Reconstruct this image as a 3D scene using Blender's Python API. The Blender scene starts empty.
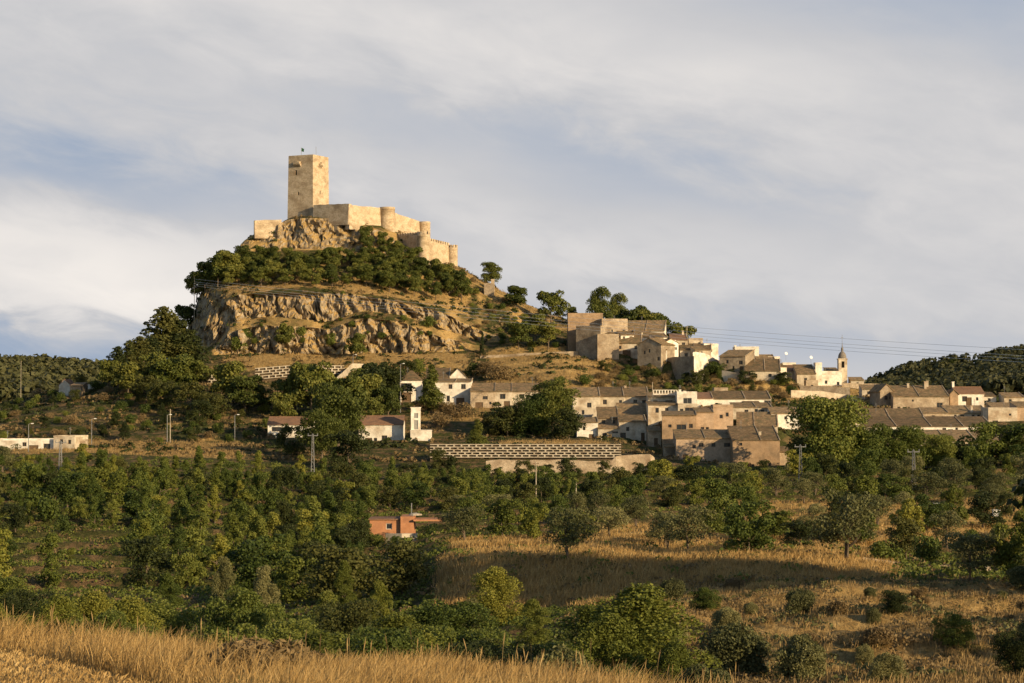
import bpy, math, random
import numpy as np
from mathutils import Vector

# ------------------------------------------------------------------ camera, world, sun, exposure
random.seed(7); rng = np.random.default_rng(7)
S = bpy.context.scene
COL = S.collection
F, CX, HY = 2000.0, 512.0, 400.0            # focal length in pixels, picture centre, row of the horizon
cam_d = bpy.data.cameras.new('camera'); cam = bpy.data.objects.new('camera', cam_d); COL.objects.link(cam)
cam_d.sensor_width = 36.0; cam_d.lens = 36.0 * F / 1024.0
cam_d.clip_start = 0.5; cam_d.clip_end = 9000.0
cam.location = (0, 0, 0); cam.rotation_euler = (math.radians(90) + math.atan((HY - 341.5) / F), 0, 0)
S.camera = cam

SUN_EL, SUN_AZ = math.radians(15.0), math.radians(50.0)     # azimuth: to the right of straight behind the camera
sun_dir = Vector((math.sin(SUN_AZ) * math.cos(SUN_EL), -math.cos(SUN_AZ) * math.cos(SUN_EL), math.sin(SUN_EL)))
sd = bpy.data.lights.new('sun', 'SUN'); so = bpy.data.objects.new('sun', sd); COL.objects.link(so)
sd.energy = 5.0; sd.angle = math.radians(0.5); sd.color = (1.0, 0.76, 0.44)
so.rotation_euler = sun_dir.to_track_quat('Z', 'Y').to_euler()
S.view_settings.view_transform = 'Standard'; S.view_settings.look = 'None'
S.view_settings.gamma = 1.0; S.view_settings.use_curve_mapping = False
S.view_settings.exposure = 0.30
S.render.engine = 'CYCLES'
S.cycles.use_denoising = True
S.cycles.max_bounces = 4; S.cycles.diffuse_bounces = 2; S.cycles.transmission_bounces = 2
S.cycles.transparent_max_bounces = 4; S.cycles.glossy_bounces = 1
S.cycles.use_adaptive_sampling = True; S.cycles.adaptive_threshold = 0.02

W = bpy.data.worlds.new('World'); S.world = W; W.use_nodes = True
def build_world():
    nt = W.node_tree; N = nt.nodes; L = nt.links; N.clear()
    def nd(t, **k):
        n = N.new(t)
        for a, b in k.items(): setattr(n, a, b)
        return n
    def mth(op, a, b=None, c=None):
        n = nd('ShaderNodeMath', operation=op)
        for i, v in enumerate((a, b, c)):
            if v is None: continue
            if isinstance(v, (int, float)): n.inputs[i].default_value = v
            else: L.new(v, n.inputs[i])
        return n.outputs[0]
    tc = nd('ShaderNodeTexCoord'); sp = nd('ShaderNodeSeparateXYZ'); L.new(tc.outputs['Generated'], sp.inputs[0])
    x, y, z = sp.outputs
    u = mth('MULTIPLY', x, 2.0); v = mth('MULTIPLY', z, 2.0)
    # streaky high cloud: coordinates stretched along a gentle slant
    cb = nd('ShaderNodeCombineXYZ')
    a = mth('ADD', mth('MULTIPLY', u, 0.95), mth('MULTIPLY', v, -0.8))
    b = mth('ADD', mth('MULTIPLY', v, 2.6), mth('MULTIPLY', u, 0.75))
    L.new(a, cb.inputs[0]); L.new(b, cb.inputs[1]); L.new(y, cb.inputs[2])
    n1 = nd('ShaderNodeTexNoise'); n1.inputs['Scale'].default_value = 2.3; n1.inputs['Detail'].default_value = 5; n1.inputs['Roughness'].default_value = 0.52; n1.inputs['Distortion'].default_value = 0.25
    n2 = nd('ShaderNodeTexNoise'); n2.inputs['Scale'].default_value = 8.5; n2.inputs['Detail'].default_value = 7; n2.inputs['Roughness'].default_value = 0.58; n2.inputs['Distortion'].default_value = 0.4
    L.new(cb.outputs[0], n1.inputs[0]); L.new(cb.outputs[0], n2.inputs[0])
    w1 = mth('SUBTRACT', n1.outputs[0], 0.5); w2 = mth('SUBTRACT', n2.outputs[0], 0.5)
    uu = mth('ADD', u, mth('MULTIPLY', w2, 0.16)); vv = mth('ADD', v, mth('MULTIPLY', w2, 0.07))
    def blob(u0, v0, su, sv, amp, tilt=0.0, sharp=False):
        du = mth('MULTIPLY', mth('SUBTRACT', uu, u0), 1.0 / su)
        dv = mth('MULTIPLY', mth('SUBTRACT', mth('SUBTRACT', vv, v0), mth('MULTIPLY', mth('SUBTRACT', uu, u0), tilt)), 1.0 / sv)
        r = mth('ADD', mth('MULTIPLY', du, du), mth('MULTIPLY', dv, dv))
        if sharp: r = mth('MULTIPLY', r, r)
        return mth('MULTIPLY', mth('POWER', 2.718, mth('MULTIPLY', r, -1.0)), amp)
    m = mth('ADD', 0.47, mth('ADD', mth('MULTIPLY', w1, 0.7), mth('MULTIPLY', w2, 0.42)))
    for bl in BLOBS: m = mth('ADD', m, blob(*bl))
    ramp = nd('ShaderNodeValToRGB'); L.new(m, ramp.inputs[0])
    e = ramp.color_ramp.elements
    e[0].position = 0.0; e[0].color = (0.28, 0.34, 0.44, 1)
    e[1].position = 1.0; e[1].color = (0.75, 0.705, 0.66, 1)
    e2 = e.new(0.45); e2.color = (0.475, 0.475, 0.49, 1)
    sc = nd('ShaderNodeVectorMath', operation='SCALE'); L.new(ramp.outputs[0], sc.inputs[0]); sc.inputs['Scale'].default_value = 10.0
    sky = nd('ShaderNodeTexSky', sky_type='NISHITA'); sky.sun_disc = False
    sky.sun_elevation = SUN_EL
    sky.sun_rotation = math.pi - SUN_AZ      # clockwise from +Y
    sky.altitude = 700; sky.dust_density = 1.0
    # clouded sector: in front of the camera's side of the sky, low down; clear overhead and behind
    fz = nd('ShaderNodeMapRange', interpolation_type='SMOOTHSTEP'); L.new(z, fz.inputs[0])
    fz.inputs[1].default_value = 0.28; fz.inputs[2].default_value = 0.62; fz.inputs[3].default_value = 1; fz.inputs[4].default_value = 0
    fy = nd('ShaderNodeMapRange', interpolation_type='SMOOTHSTEP'); L.new(y, fy.inputs[0])
    fy.inputs[1].default_value = 0.1; fy.inputs[2].default_value = 0.75
    fac = mth('MULTIPLY', fz.outputs[0], fy.outputs[0])
    mx = nd('ShaderNodeMix', data_type='RGBA'); L.new(fac, mx.inputs[0]); L.new(sky.outputs[0], mx.inputs[6]); L.new(sc.outputs[0], mx.inputs[7])
    bg = nd('ShaderNodeBackground'); L.new(mx.outputs[2], bg.inputs[0]); bg.inputs[1].default_value = 0.1
    out = nd('ShaderNodeOutputWorld'); L.new(bg.outputs[0], out.inputs[0])
BLOBS = [  # u=(px-512)/1000, v=(400-py)/1000
    (-0.46, 0.125, 0.30, 0.062, 0.42, -0.10, True),    # bright bank at the left
    (-0.44, 0.050, 0.26, 0.030, -0.45, 0.0, True),     # grey blue strip under it
    (-0.42, 0.225, 0.22, 0.035, -0.34, -0.12, False),  # blue band above it
    (-0.30, 0.34, 0.40, 0.07, 0.10, -0.15, False),
    (0.05, 0.245, 0.30, 0.035, -0.20, -0.22, False),
    (0.20, 0.13, 0.18, 0.035, 0.16, -0.2, False),
    (0.42, 0.39, 0.22, 0.03, -0.28, -0.1, False),
    (0.12, 0.33, 0.26, 0.05, 0.16, -0.2, False),
    (0.43, 0.16, 0.16, 0.05, 0.10, 0.0, False),
    (0.30, 0.055, 0.35, 0.03, -0.14, 0.0, False)]
build_world()

# ------------------------------------------------------------------ small helpers
def hsh(ix, iy, iz, seed):
    h = (ix * 374761393 + iy * 668265263 + iz * 2147483647 + seed * 974634777) & 0xffffffff
    h = ((h ^ (h >> 13)) * 1274126177) & 0xffffffff
    return ((h ^ (h >> 16)) & 0xffff) / 65535.0
def vnoise(x, y, z=0.0, seed=0):
    x, y, z = np.broadcast_arrays(np.asarray(x, float), np.asarray(y, float), np.asarray(z, float))
    xi, yi, zi = np.floor(x).astype(np.int64), np.floor(y).astype(np.int64), np.floor(z).astype(np.int64)
    fx, fy, fz = x - xi, y - yi, z - zi
    fx, fy, fz = fx*fx*(3-2*fx), fy*fy*(3-2*fy), fz*fz*(3-2*fz)
    r = 0
    for dx in (0, 1):
        for dy in (0, 1):
            for dz in (0, 1):
                r = r + hsh(xi+dx, yi+dy, zi+dz, seed) * (fx if dx else 1-fx) * (fy if dy else 1-fy) * (fz if dz else 1-fz)
    return r * 2 - 1
def fbm(x, y, z=0.0, seed=0, oct=4):
    r = 0; a = 1; s = 0
    for k in range(oct):
        r = r + a * vnoise(np.asarray(x)*2**k, np.asarray(y)*2**k, np.asarray(z)*2**k, seed+k*17); s += a; a *= 0.5
    return r / s

def tag(o, label=None, cat=None, group=None, kind=None):
    if label: o['label'] = label
    if cat: o['category'] = cat
    if group: o['group'] = group
    if kind: o['kind'] = kind
    return o
def empty(name, loc, rz=0.0):
    o = bpy.data.objects.new(name, None); COL.objects.link(o); o.empty_display_size = 0.5
    o.location = loc; o.rotation_euler = (0, 0, rz); return o
def link_mesh(name, me, parent=None):
    o = bpy.data.objects.new(name, me); COL.objects.link(o)
    if parent: o.parent = parent
    return o
def np_mesh(name, V, Fc, mat, smooth=False):
    """V (n,3) array, Fc (m,k) array with k = 3 or 4"""
    me = bpy.data.meshes.new(name); V = np.asarray(V, np.float32); Fc = np.asarray(Fc, np.int32)
    me.vertices.add(len(V)); me.vertices.foreach_set('co', V.ravel())
    k = Fc.shape[1]; me.loops.add(Fc.size); me.loops.foreach_set('vertex_index', Fc.ravel())
    me.polygons.add(len(Fc)); me.polygons.foreach_set('loop_start', np.arange(0, Fc.size, k, dtype=np.int32))
    me.polygons.foreach_set('loop_total', np.full(len(Fc), k, np.int32))
    if smooth: me.polygons.foreach_set('use_smooth', np.ones(len(Fc), bool))
    me.update(calc_edges=True); me.materials.append(mat); return me

class MB:
    def __init__(s): s.v = []; s.f = []
    def quad(s, *p):
        i = len(s.v); s.v += [tuple(q) for q in p]; s.f.append(tuple(range(i, i+len(p))))
    def box(s, x0, x1, y0, y1, z0, z1):
        i = len(s.v)
        s.v += [(x0,y0,z0),(x1,y0,z0),(x1,y1,z0),(x0,y1,z0),(x0,y0,z1),(x1,y0,z1),(x1,y1,z1),(x0,y1,z1)]
        s.f += [tuple(i+k for k in q) for q in ((0,1,5,4),(1,2,6,5),(2,3,7,6),(3,0,4,7),(4,5,6,7),(3,2,1,0))]
    def prism(s, pts, off):
        """closed planar outline pts swept by vector off"""
        n = len(pts); i = len(s.v); s.v += [tuple(p) for p in pts] + [tuple(Vector(p)+Vector(off)) for p in pts]
        s.f.append(tuple(range(i+n-1, i-1, -1))); s.f.append(tuple(range(i+n, i+2*n)))
        for k in range(n): s.f.append((i+k, i+(k+1) % n, i+n+(k+1) % n, i+n+k))
    def tube(s, pts, rad, n=6, cap=True):
        rings = []; pts = [Vector(p) for p in pts]
        for k, p in enumerate(pts):
            d = (pts[min(k+1, len(pts)-1)] - pts[max(k-1, 0)]).normalized()
            a = d.cross(Vector((0, 1, 0.01)) if abs(d.y) < 0.9 else Vector((1, 0, 0))).normalized(); b = d.cross(a)
            r = rad[k] if isinstance(rad, (list, tuple)) else rad
            i = len(s.v); rings.append(i)
            for j in range(n):
                t = 2*math.pi*j/n; s.v.append(tuple(p + a*math.cos(t)*r + b*math.sin(t)*r))
        for q in range(len(rings)-1):
            for j in range(n): s.f.append((rings[q]+j, rings[q]+(j+1) % n, rings[q+1]+(j+1) % n, rings[q+1]+j))
        if cap:
            s.f.append(tuple(rings[0]+j for j in range(n))[::-1]); s.f.append(tuple(rings[-1]+j for j in range(n)))
    def lathe(s, prof, n=20, cx=0, cy=0):
        rings = []
        for r, z in prof:
            i = len(s.v); rings.append(i)
            for j in range(n):
                t = 2*math.pi*j/n; s.v.append((cx+math.cos(t)*r, cy+math.sin(t)*r, z))
        for q in range(len(rings)-1):
            for j in range(n): s.f.append((rings[q]+j, rings[q]+(j+1) % n, rings[q+1]+(j+1) % n, rings[q+1]+j))
        s.f.append(tuple(rings[-1]+j for j in range(n))); s.f.append(tuple(rings[0]+j for j in range(n))[::-1])
    def mesh(s, name, mat, smooth=False):
        me = bpy.data.meshes.new(name); me.from_pydata(s.v, [], s.f); me.materials.append(mat)
        if smooth:
            me.polygons.foreach_set('use_smooth', np.ones(len(me.polygons), bool))
        me.update(); return me
    def build(s, name, mat, parent=None, smooth=False):
        return link_mesh(name, s.mesh(name, mat, smooth), parent)

# ------------------------------------------------------------------ materials
def mat(name, colors, scale=1.0, rough=0.9, bump=0.0, bscale=None, detail=5, stain=None, objvar=0.0, coords='Object', stretch=None, island=0.0, spec=0.2, wave=None, fine=0):
    m = bpy.data.materials.new(name); m.use_nodes = True; nt = m.node_tree; N = nt.nodes; L = nt.links; N.clear()
    def nd(t, **k):
        n = N.new(t)
        for a, b in k.items(): setattr(n, a, b)
        return n
    tc = nd('ShaderNodeTexCoord'); vec = tc.outputs[coords]
    oi = nd('ShaderNodeObjectInfo')
    add = nd('ShaderNodeVectorMath', operation='ADD'); L.new(vec, add.inputs[0])
    rs = nd('ShaderNodeVectorMath', operation='SCALE'); cbx = nd('ShaderNodeCombineXYZ')
    L.new(oi.outputs['Random'], cbx.inputs[0]); L.new(oi.outputs['Random'], cbx.inputs[1]); L.new(cbx.outputs[0], rs.inputs[0]); rs.inputs['Scale'].default_value = 57.0
    L.new(rs.outputs[0], add.inputs[1]); vec = add.outputs[0]
    if stretch:
        mp = nd('ShaderNodeMapping'); mp.inputs['Scale'].default_value = stretch; L.new(vec, mp.inputs[0]); vec = mp.outputs[0]
    nz = nd('ShaderNodeTexNoise'); nz.inputs['Scale'].default_value = scale; nz.inputs['Detail'].default_value = detail; nz.inputs['Roughness'].default_value = 0.6
    L.new(vec, nz.inputs['Vector'])
    rp = nd('ShaderNodeValToRGB'); L.new(nz.outputs[0], rp.inputs[0]); el = rp.color_ramp.elements
    n = len(colors)
    for i, c in enumerate(colors):
        p = 0.3 + 0.4*i/max(1, n-1)
        if i == 0: el[0].position = p; el[0].color = (*c, 1)
        elif i == n-1: el[-1].position = p; el[-1].color = (*c, 1)
        else:
            q = el.new(p); q.color = (*c, 1)
    if n == 1: el[-1].color = (*colors[0], 1)
    col = rp.outputs[0]
    def mult(col, src, lo, hi):
        mr = nd('ShaderNodeMapRange'); L.new(src, mr.inputs[0]); mr.inputs[3].default_value = lo; mr.inputs[4].default_value = hi
        v = nd('ShaderNodeVectorMath', operation='SCALE'); L.new(col, v.inputs[0]); L.new(mr.outputs[0], v.inputs['Scale']); return v.outputs[0]
    if stain:
        n3 = nd('ShaderNodeTexNoise'); n3.inputs['Scale'].default_value = stain[0]; n3.inputs['Detail'].default_value = 6
        L.new(vec, n3.inputs['Vector']); mr = nd('ShaderNodeMapRange'); L.new(n3.outputs[0], mr.inputs[0])
        mr.inputs[1].default_value = 0.48; mr.inputs[2].default_value = 0.66
        mx = nd('ShaderNodeMix', data_type='RGBA'); L.new(mr.outputs[0], mx.inputs[0]); L.new(col, mx.inputs[6]); mx.inputs[7].default_value = (*stain[1], 1); col = mx.outputs[2]
    if fine:
        n4 = nd('ShaderNodeTexNoise'); n4.inputs['Scale'].default_value = fine; n4.inputs['Detail'].default_value = 5; n4.inputs['Roughness'].default_value = .75; L.new(vec, n4.inputs['Vector'])
        mr4 = nd('ShaderNodeMapRange'); L.new(n4.outputs[0], mr4.inputs[0]); mr4.inputs[1].default_value = .32; mr4.inputs[2].default_value = .62; mr4.inputs[3].default_value = .74; mr4.inputs[4].default_value = 1.12
        v4 = nd('ShaderNodeVectorMath', operation='SCALE'); L.new(col, v4.inputs[0]); L.new(mr4.outputs[0], v4.inputs['Scale']); col = v4.outputs[0]
    if wave:
        wv = nd('ShaderNodeTexWave', bands_direction=wave[0]); wv.inputs['Scale'].default_value = wave[1]; wv.inputs['Distortion'].default_value = 1.2
        L.new(tc.outputs[coords], wv.inputs[0]); col = mult(col, wv.outputs['Fac'], wave[2], 1.12)
    if island:
        g = nd('ShaderNodeNewGeometry'); col = mult(col, g.outputs['Random Per Island'], 1-island, 1+island)
    if objvar: col = mult(col, oi.outputs['Random'], 1-objvar, 1+objvar)
    bs = nd('ShaderNodeBsdfPrincipled'); L.new(col, bs.inputs['Base Color']); bs.inputs['Roughness'].default_value = rough
    bs.inputs['Specular IOR Level'].default_value = spec
    if bump:
        n2 = nd('ShaderNodeTexNoise'); n2.inputs['Scale'].default_value = bscale or scale*3; n2.inputs['Detail'].default_value = 6; n2.inputs['Roughness'].default_value = 0.65
        L.new(vec, n2.inputs['Vector']); bp = nd('ShaderNodeBump'); bp.inputs['Strength'].default_value = 1.0; bp.inputs['Distance'].default_value = bump
        L.new(n2.outputs[0], bp.inputs['Height']); L.new(bp.outputs[0], bs.inputs['Normal'])
    out = nd('ShaderNodeOutputMaterial'); L.new(bs.outputs[0], out.inputs[0]); return m
def leafmat(name, colors, objvar=0.25, island=0.35, trans=0.25, hue=0.0):
    """leaf faces: reflected and transmitted light, each leaf and each plant a little different"""
    m = bpy.data.materials.new(name); m.use_nodes = True; nt = m.node_tree; N = nt.nodes; L = nt.links; N.clear()
    g = N.new('ShaderNodeNewGeometry'); oi = N.new('ShaderNodeObjectInfo'); tc = N.new('ShaderNodeTexCoord')
    nz = N.new('ShaderNodeTexNoise'); nz.inputs['Scale'].default_value = 0.7; nz.inputs['Detail'].default_value = 2; L.new(tc.outputs['Object'], nz.inputs[0])
    rp = N.new('ShaderNodeValToRGB'); el = rp.color_ramp.elements
    s1 = N.new('ShaderNodeMath'); s1.operation = 'MULTIPLY_ADD'; L.new(g.outputs['Random Per Island'], s1.inputs[0]); s1.inputs[1].default_value = island
    s2 = N.new('ShaderNodeMath'); s2.operation = 'MULTIPLY_ADD'; L.new(oi.outputs['Random'], s2.inputs[0]); s2.inputs[1].default_value = objvar * 1.6
    s3 = N.new('ShaderNodeMath'); s3.operation = 'MULTIPLY_ADD'; L.new(nz.outputs[0], s3.inputs[0]); s3.inputs[1].default_value = 0.5; s3.inputs[2].default_value = 0.35 - island/2 - objvar*0.8
    L.new(s3.outputs[0], s2.inputs[2]); L.new(s2.outputs[0], s1.inputs[2]); L.new(s1.outputs[0], rp.inputs[0])
    n = len(colors)
    for i, c in enumerate(colors):
        p = 0.15 + 0.8*i/(n-1)
        if i == 0: el[0].position = p; el[0].color = (*c, 1)
        elif i == n-1: el[-1].position = p; el[-1].color = (*c, 1)
        else:
            q = el.new(p); q.color = (*c, 1)
    d = N.new('ShaderNodeBsdfPrincipled'); d.inputs['Roughness'].default_value = 0.65; d.inputs['Specular IOR Level'].default_value = 0.25; L.new(rp.outputs[0], d.inputs['Base Color'])
    t = N.new('ShaderNodeBsdfTranslucent'); L.new(rp.outputs[0], t.inputs[0])
    mx = N.new('ShaderNodeMixShader'); mx.inputs[0].default_value = trans; L.new(d.outputs[0], mx.inputs[1]); L.new(t.outputs[0], mx.inputs[2])
    o = N.new('ShaderNodeOutputMaterial'); L.new(mx.outputs[0], o.inputs[0]); return m

M = {}
M['pine'] = leafmat('pine_needles', [(.034,.048,.010), (.092,.110,.020), (.20,.195,.040)], objvar=.38)
M['green'] = leafmat('green_leaves', [(.030,.050,.010), (.088,.116,.020), (.20,.21,.040)], objvar=.38)
M['dark'] = leafmat('dark_leaves', [(.020,.030,.009), (.048,.060,.014), (.105,.102,.024)], objvar=.38)
M['yellow'] = leafmat('yellow_green_leaves', [(.070,.088,.014), (.150,.165,.026), (.27,.25,.042)], objvar=.38)
M['olive'] = leafmat('olive_leaves', [(.070,.078,.028), (.150,.148,.055), (.27,.245,.10)], objvar=.38)
M['dry'] = leafmat('dry_twigs', [(.11,.075,.034), (.21,.145,.065), (.31,.22,.10)])
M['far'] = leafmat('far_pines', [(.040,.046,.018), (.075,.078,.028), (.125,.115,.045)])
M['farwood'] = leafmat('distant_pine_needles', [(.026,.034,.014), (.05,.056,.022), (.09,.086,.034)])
M['bark'] = mat('bark', [(.10,.075,.05), (.17,.13,.09)], 3, bump=.05)
M['straw'] = leafmat('straw', [(.25,.15,.05), (.44,.28,.10), (.60,.42,.18)], objvar=0, island=.55, trans=.3)
M['strawdark'] = leafmat('dry_grass', [(.17,.105,.042), (.30,.20,.08), (.42,.29,.12)], objvar=0, island=.6, trans=.2)
M['castle'] = mat('castle_stone', [(.40,.30,.19), (.52,.41,.28), (.60,.49,.35)], .4, bump=.16, bscale=3, stain=(.25, (.35,.26,.165)), stretch=(1,1,1.6), wave=('Z', 1.3, .86), fine=1.6)
M['stone'] = mat('rubble_stone', [(.34,.26,.17), (.46,.36,.25), (.58,.48,.35)], 1.2, bump=.14, bscale=4, stain=(.3, (.28,.20,.13)), fine=2.2)
M['darkstone'] = mat('dark_stone', [(.25,.19,.13), (.34,.27,.19), (.42,.34,.24)], .9, bump=.12, bscale=4, stain=(.3, (.2,.15,.1)), fine=2.2)  # darker tone of the rubble stone
M['cream'] = mat('cream_plaster', [(.50,.42,.31), (.66,.57,.44)], .6, bump=.03, stain=(.35, (.36,.27,.18)), objvar=.16, fine=1.1)
M['white'] = mat('whitewash', [(.70,.64,.54), (.84,.79,.70)], .5, bump=.02, stain=(.3, (.54,.45,.35)), objvar=.10, fine=.9)
M['ochre'] = mat('ochre_plaster', [(.33,.22,.13), (.46,.32,.20)], .8, bump=.04, stain=(.4, (.27,.19,.12)), objvar=.1, fine=1.5)
M['pink'] = mat('pinkish_plaster', [(.38,.27,.18), (.50,.37,.26)], .6, bump=.03, stain=(.4, (.32,.23,.15)), objvar=.12, fine=1.3)
M['brick'] = mat('orange_brick', [(.42,.19,.09), (.54,.26,.13)], 1.5, bump=.02, stain=(.6, (.36,.17,.09)))
M['roof'] = mat('clay_roof_tiles', [(.15,.10,.055), (.30,.20,.105), (.45,.31,.165)], 1.6, bump=.14, bscale=5, stain=(.8, (.17,.14,.075)), objvar=.32, wave=('X', 1.1, .62), fine=1.2)
M['redroof'] = mat('red_roof_tiles', [(.22,.12,.07), (.31,.18,.105)], 1.3, bump=.08, bscale=5, stain=(.6, (.20,.12,.08)), objvar=.12, wave=('X', 2.2, .75))
M['glass'] = mat('dark_window_glass', [(.02,.022,.025), (.04,.042,.045)], 1, rough=.25, spec=.5)
M['void'] = mat('unlit_interior', [(.03,.024,.018), (.05,.04,.03)], 1)
M['wood'] = mat('weathered_wood', [(.11,.07,.04), (.17,.11,.065)], 4)
M['frame'] = mat('pale_window_frame', [(.5,.45,.38), (.58,.53,.45)], 3)
M['shut'] = mat('grey_shutter', [(.26,.25,.23), (.34,.33,.30)], 3)
M['concrete'] = mat('pale_concrete', [(.42,.36,.27), (.54,.47,.37)], 1.5, stain=(.7, (.32,.26,.19)))
M['metal'] = mat('galvanised_metal', [(.16,.16,.16), (.24,.24,.24)], 2, rough=.6, spec=.3)
M['cable'] = mat('aluminium_cable', [(.80,.76,.70), (.84,.80,.74)], 2, rough=.5, spec=.5)
M['plastic'] = mat('white_plastic', [(.75,.74,.72), (.8,.79,.77)], 2, rough=.4)
M['flag'] = mat('green_flag_cloth', [(.03,.10,.05), (.05,.14,.08)], 2)
M['lead'] = mat('grey_dome_tiles', [(.16,.14,.12), (.24,.21,.18)], 3, bump=.03)

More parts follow.
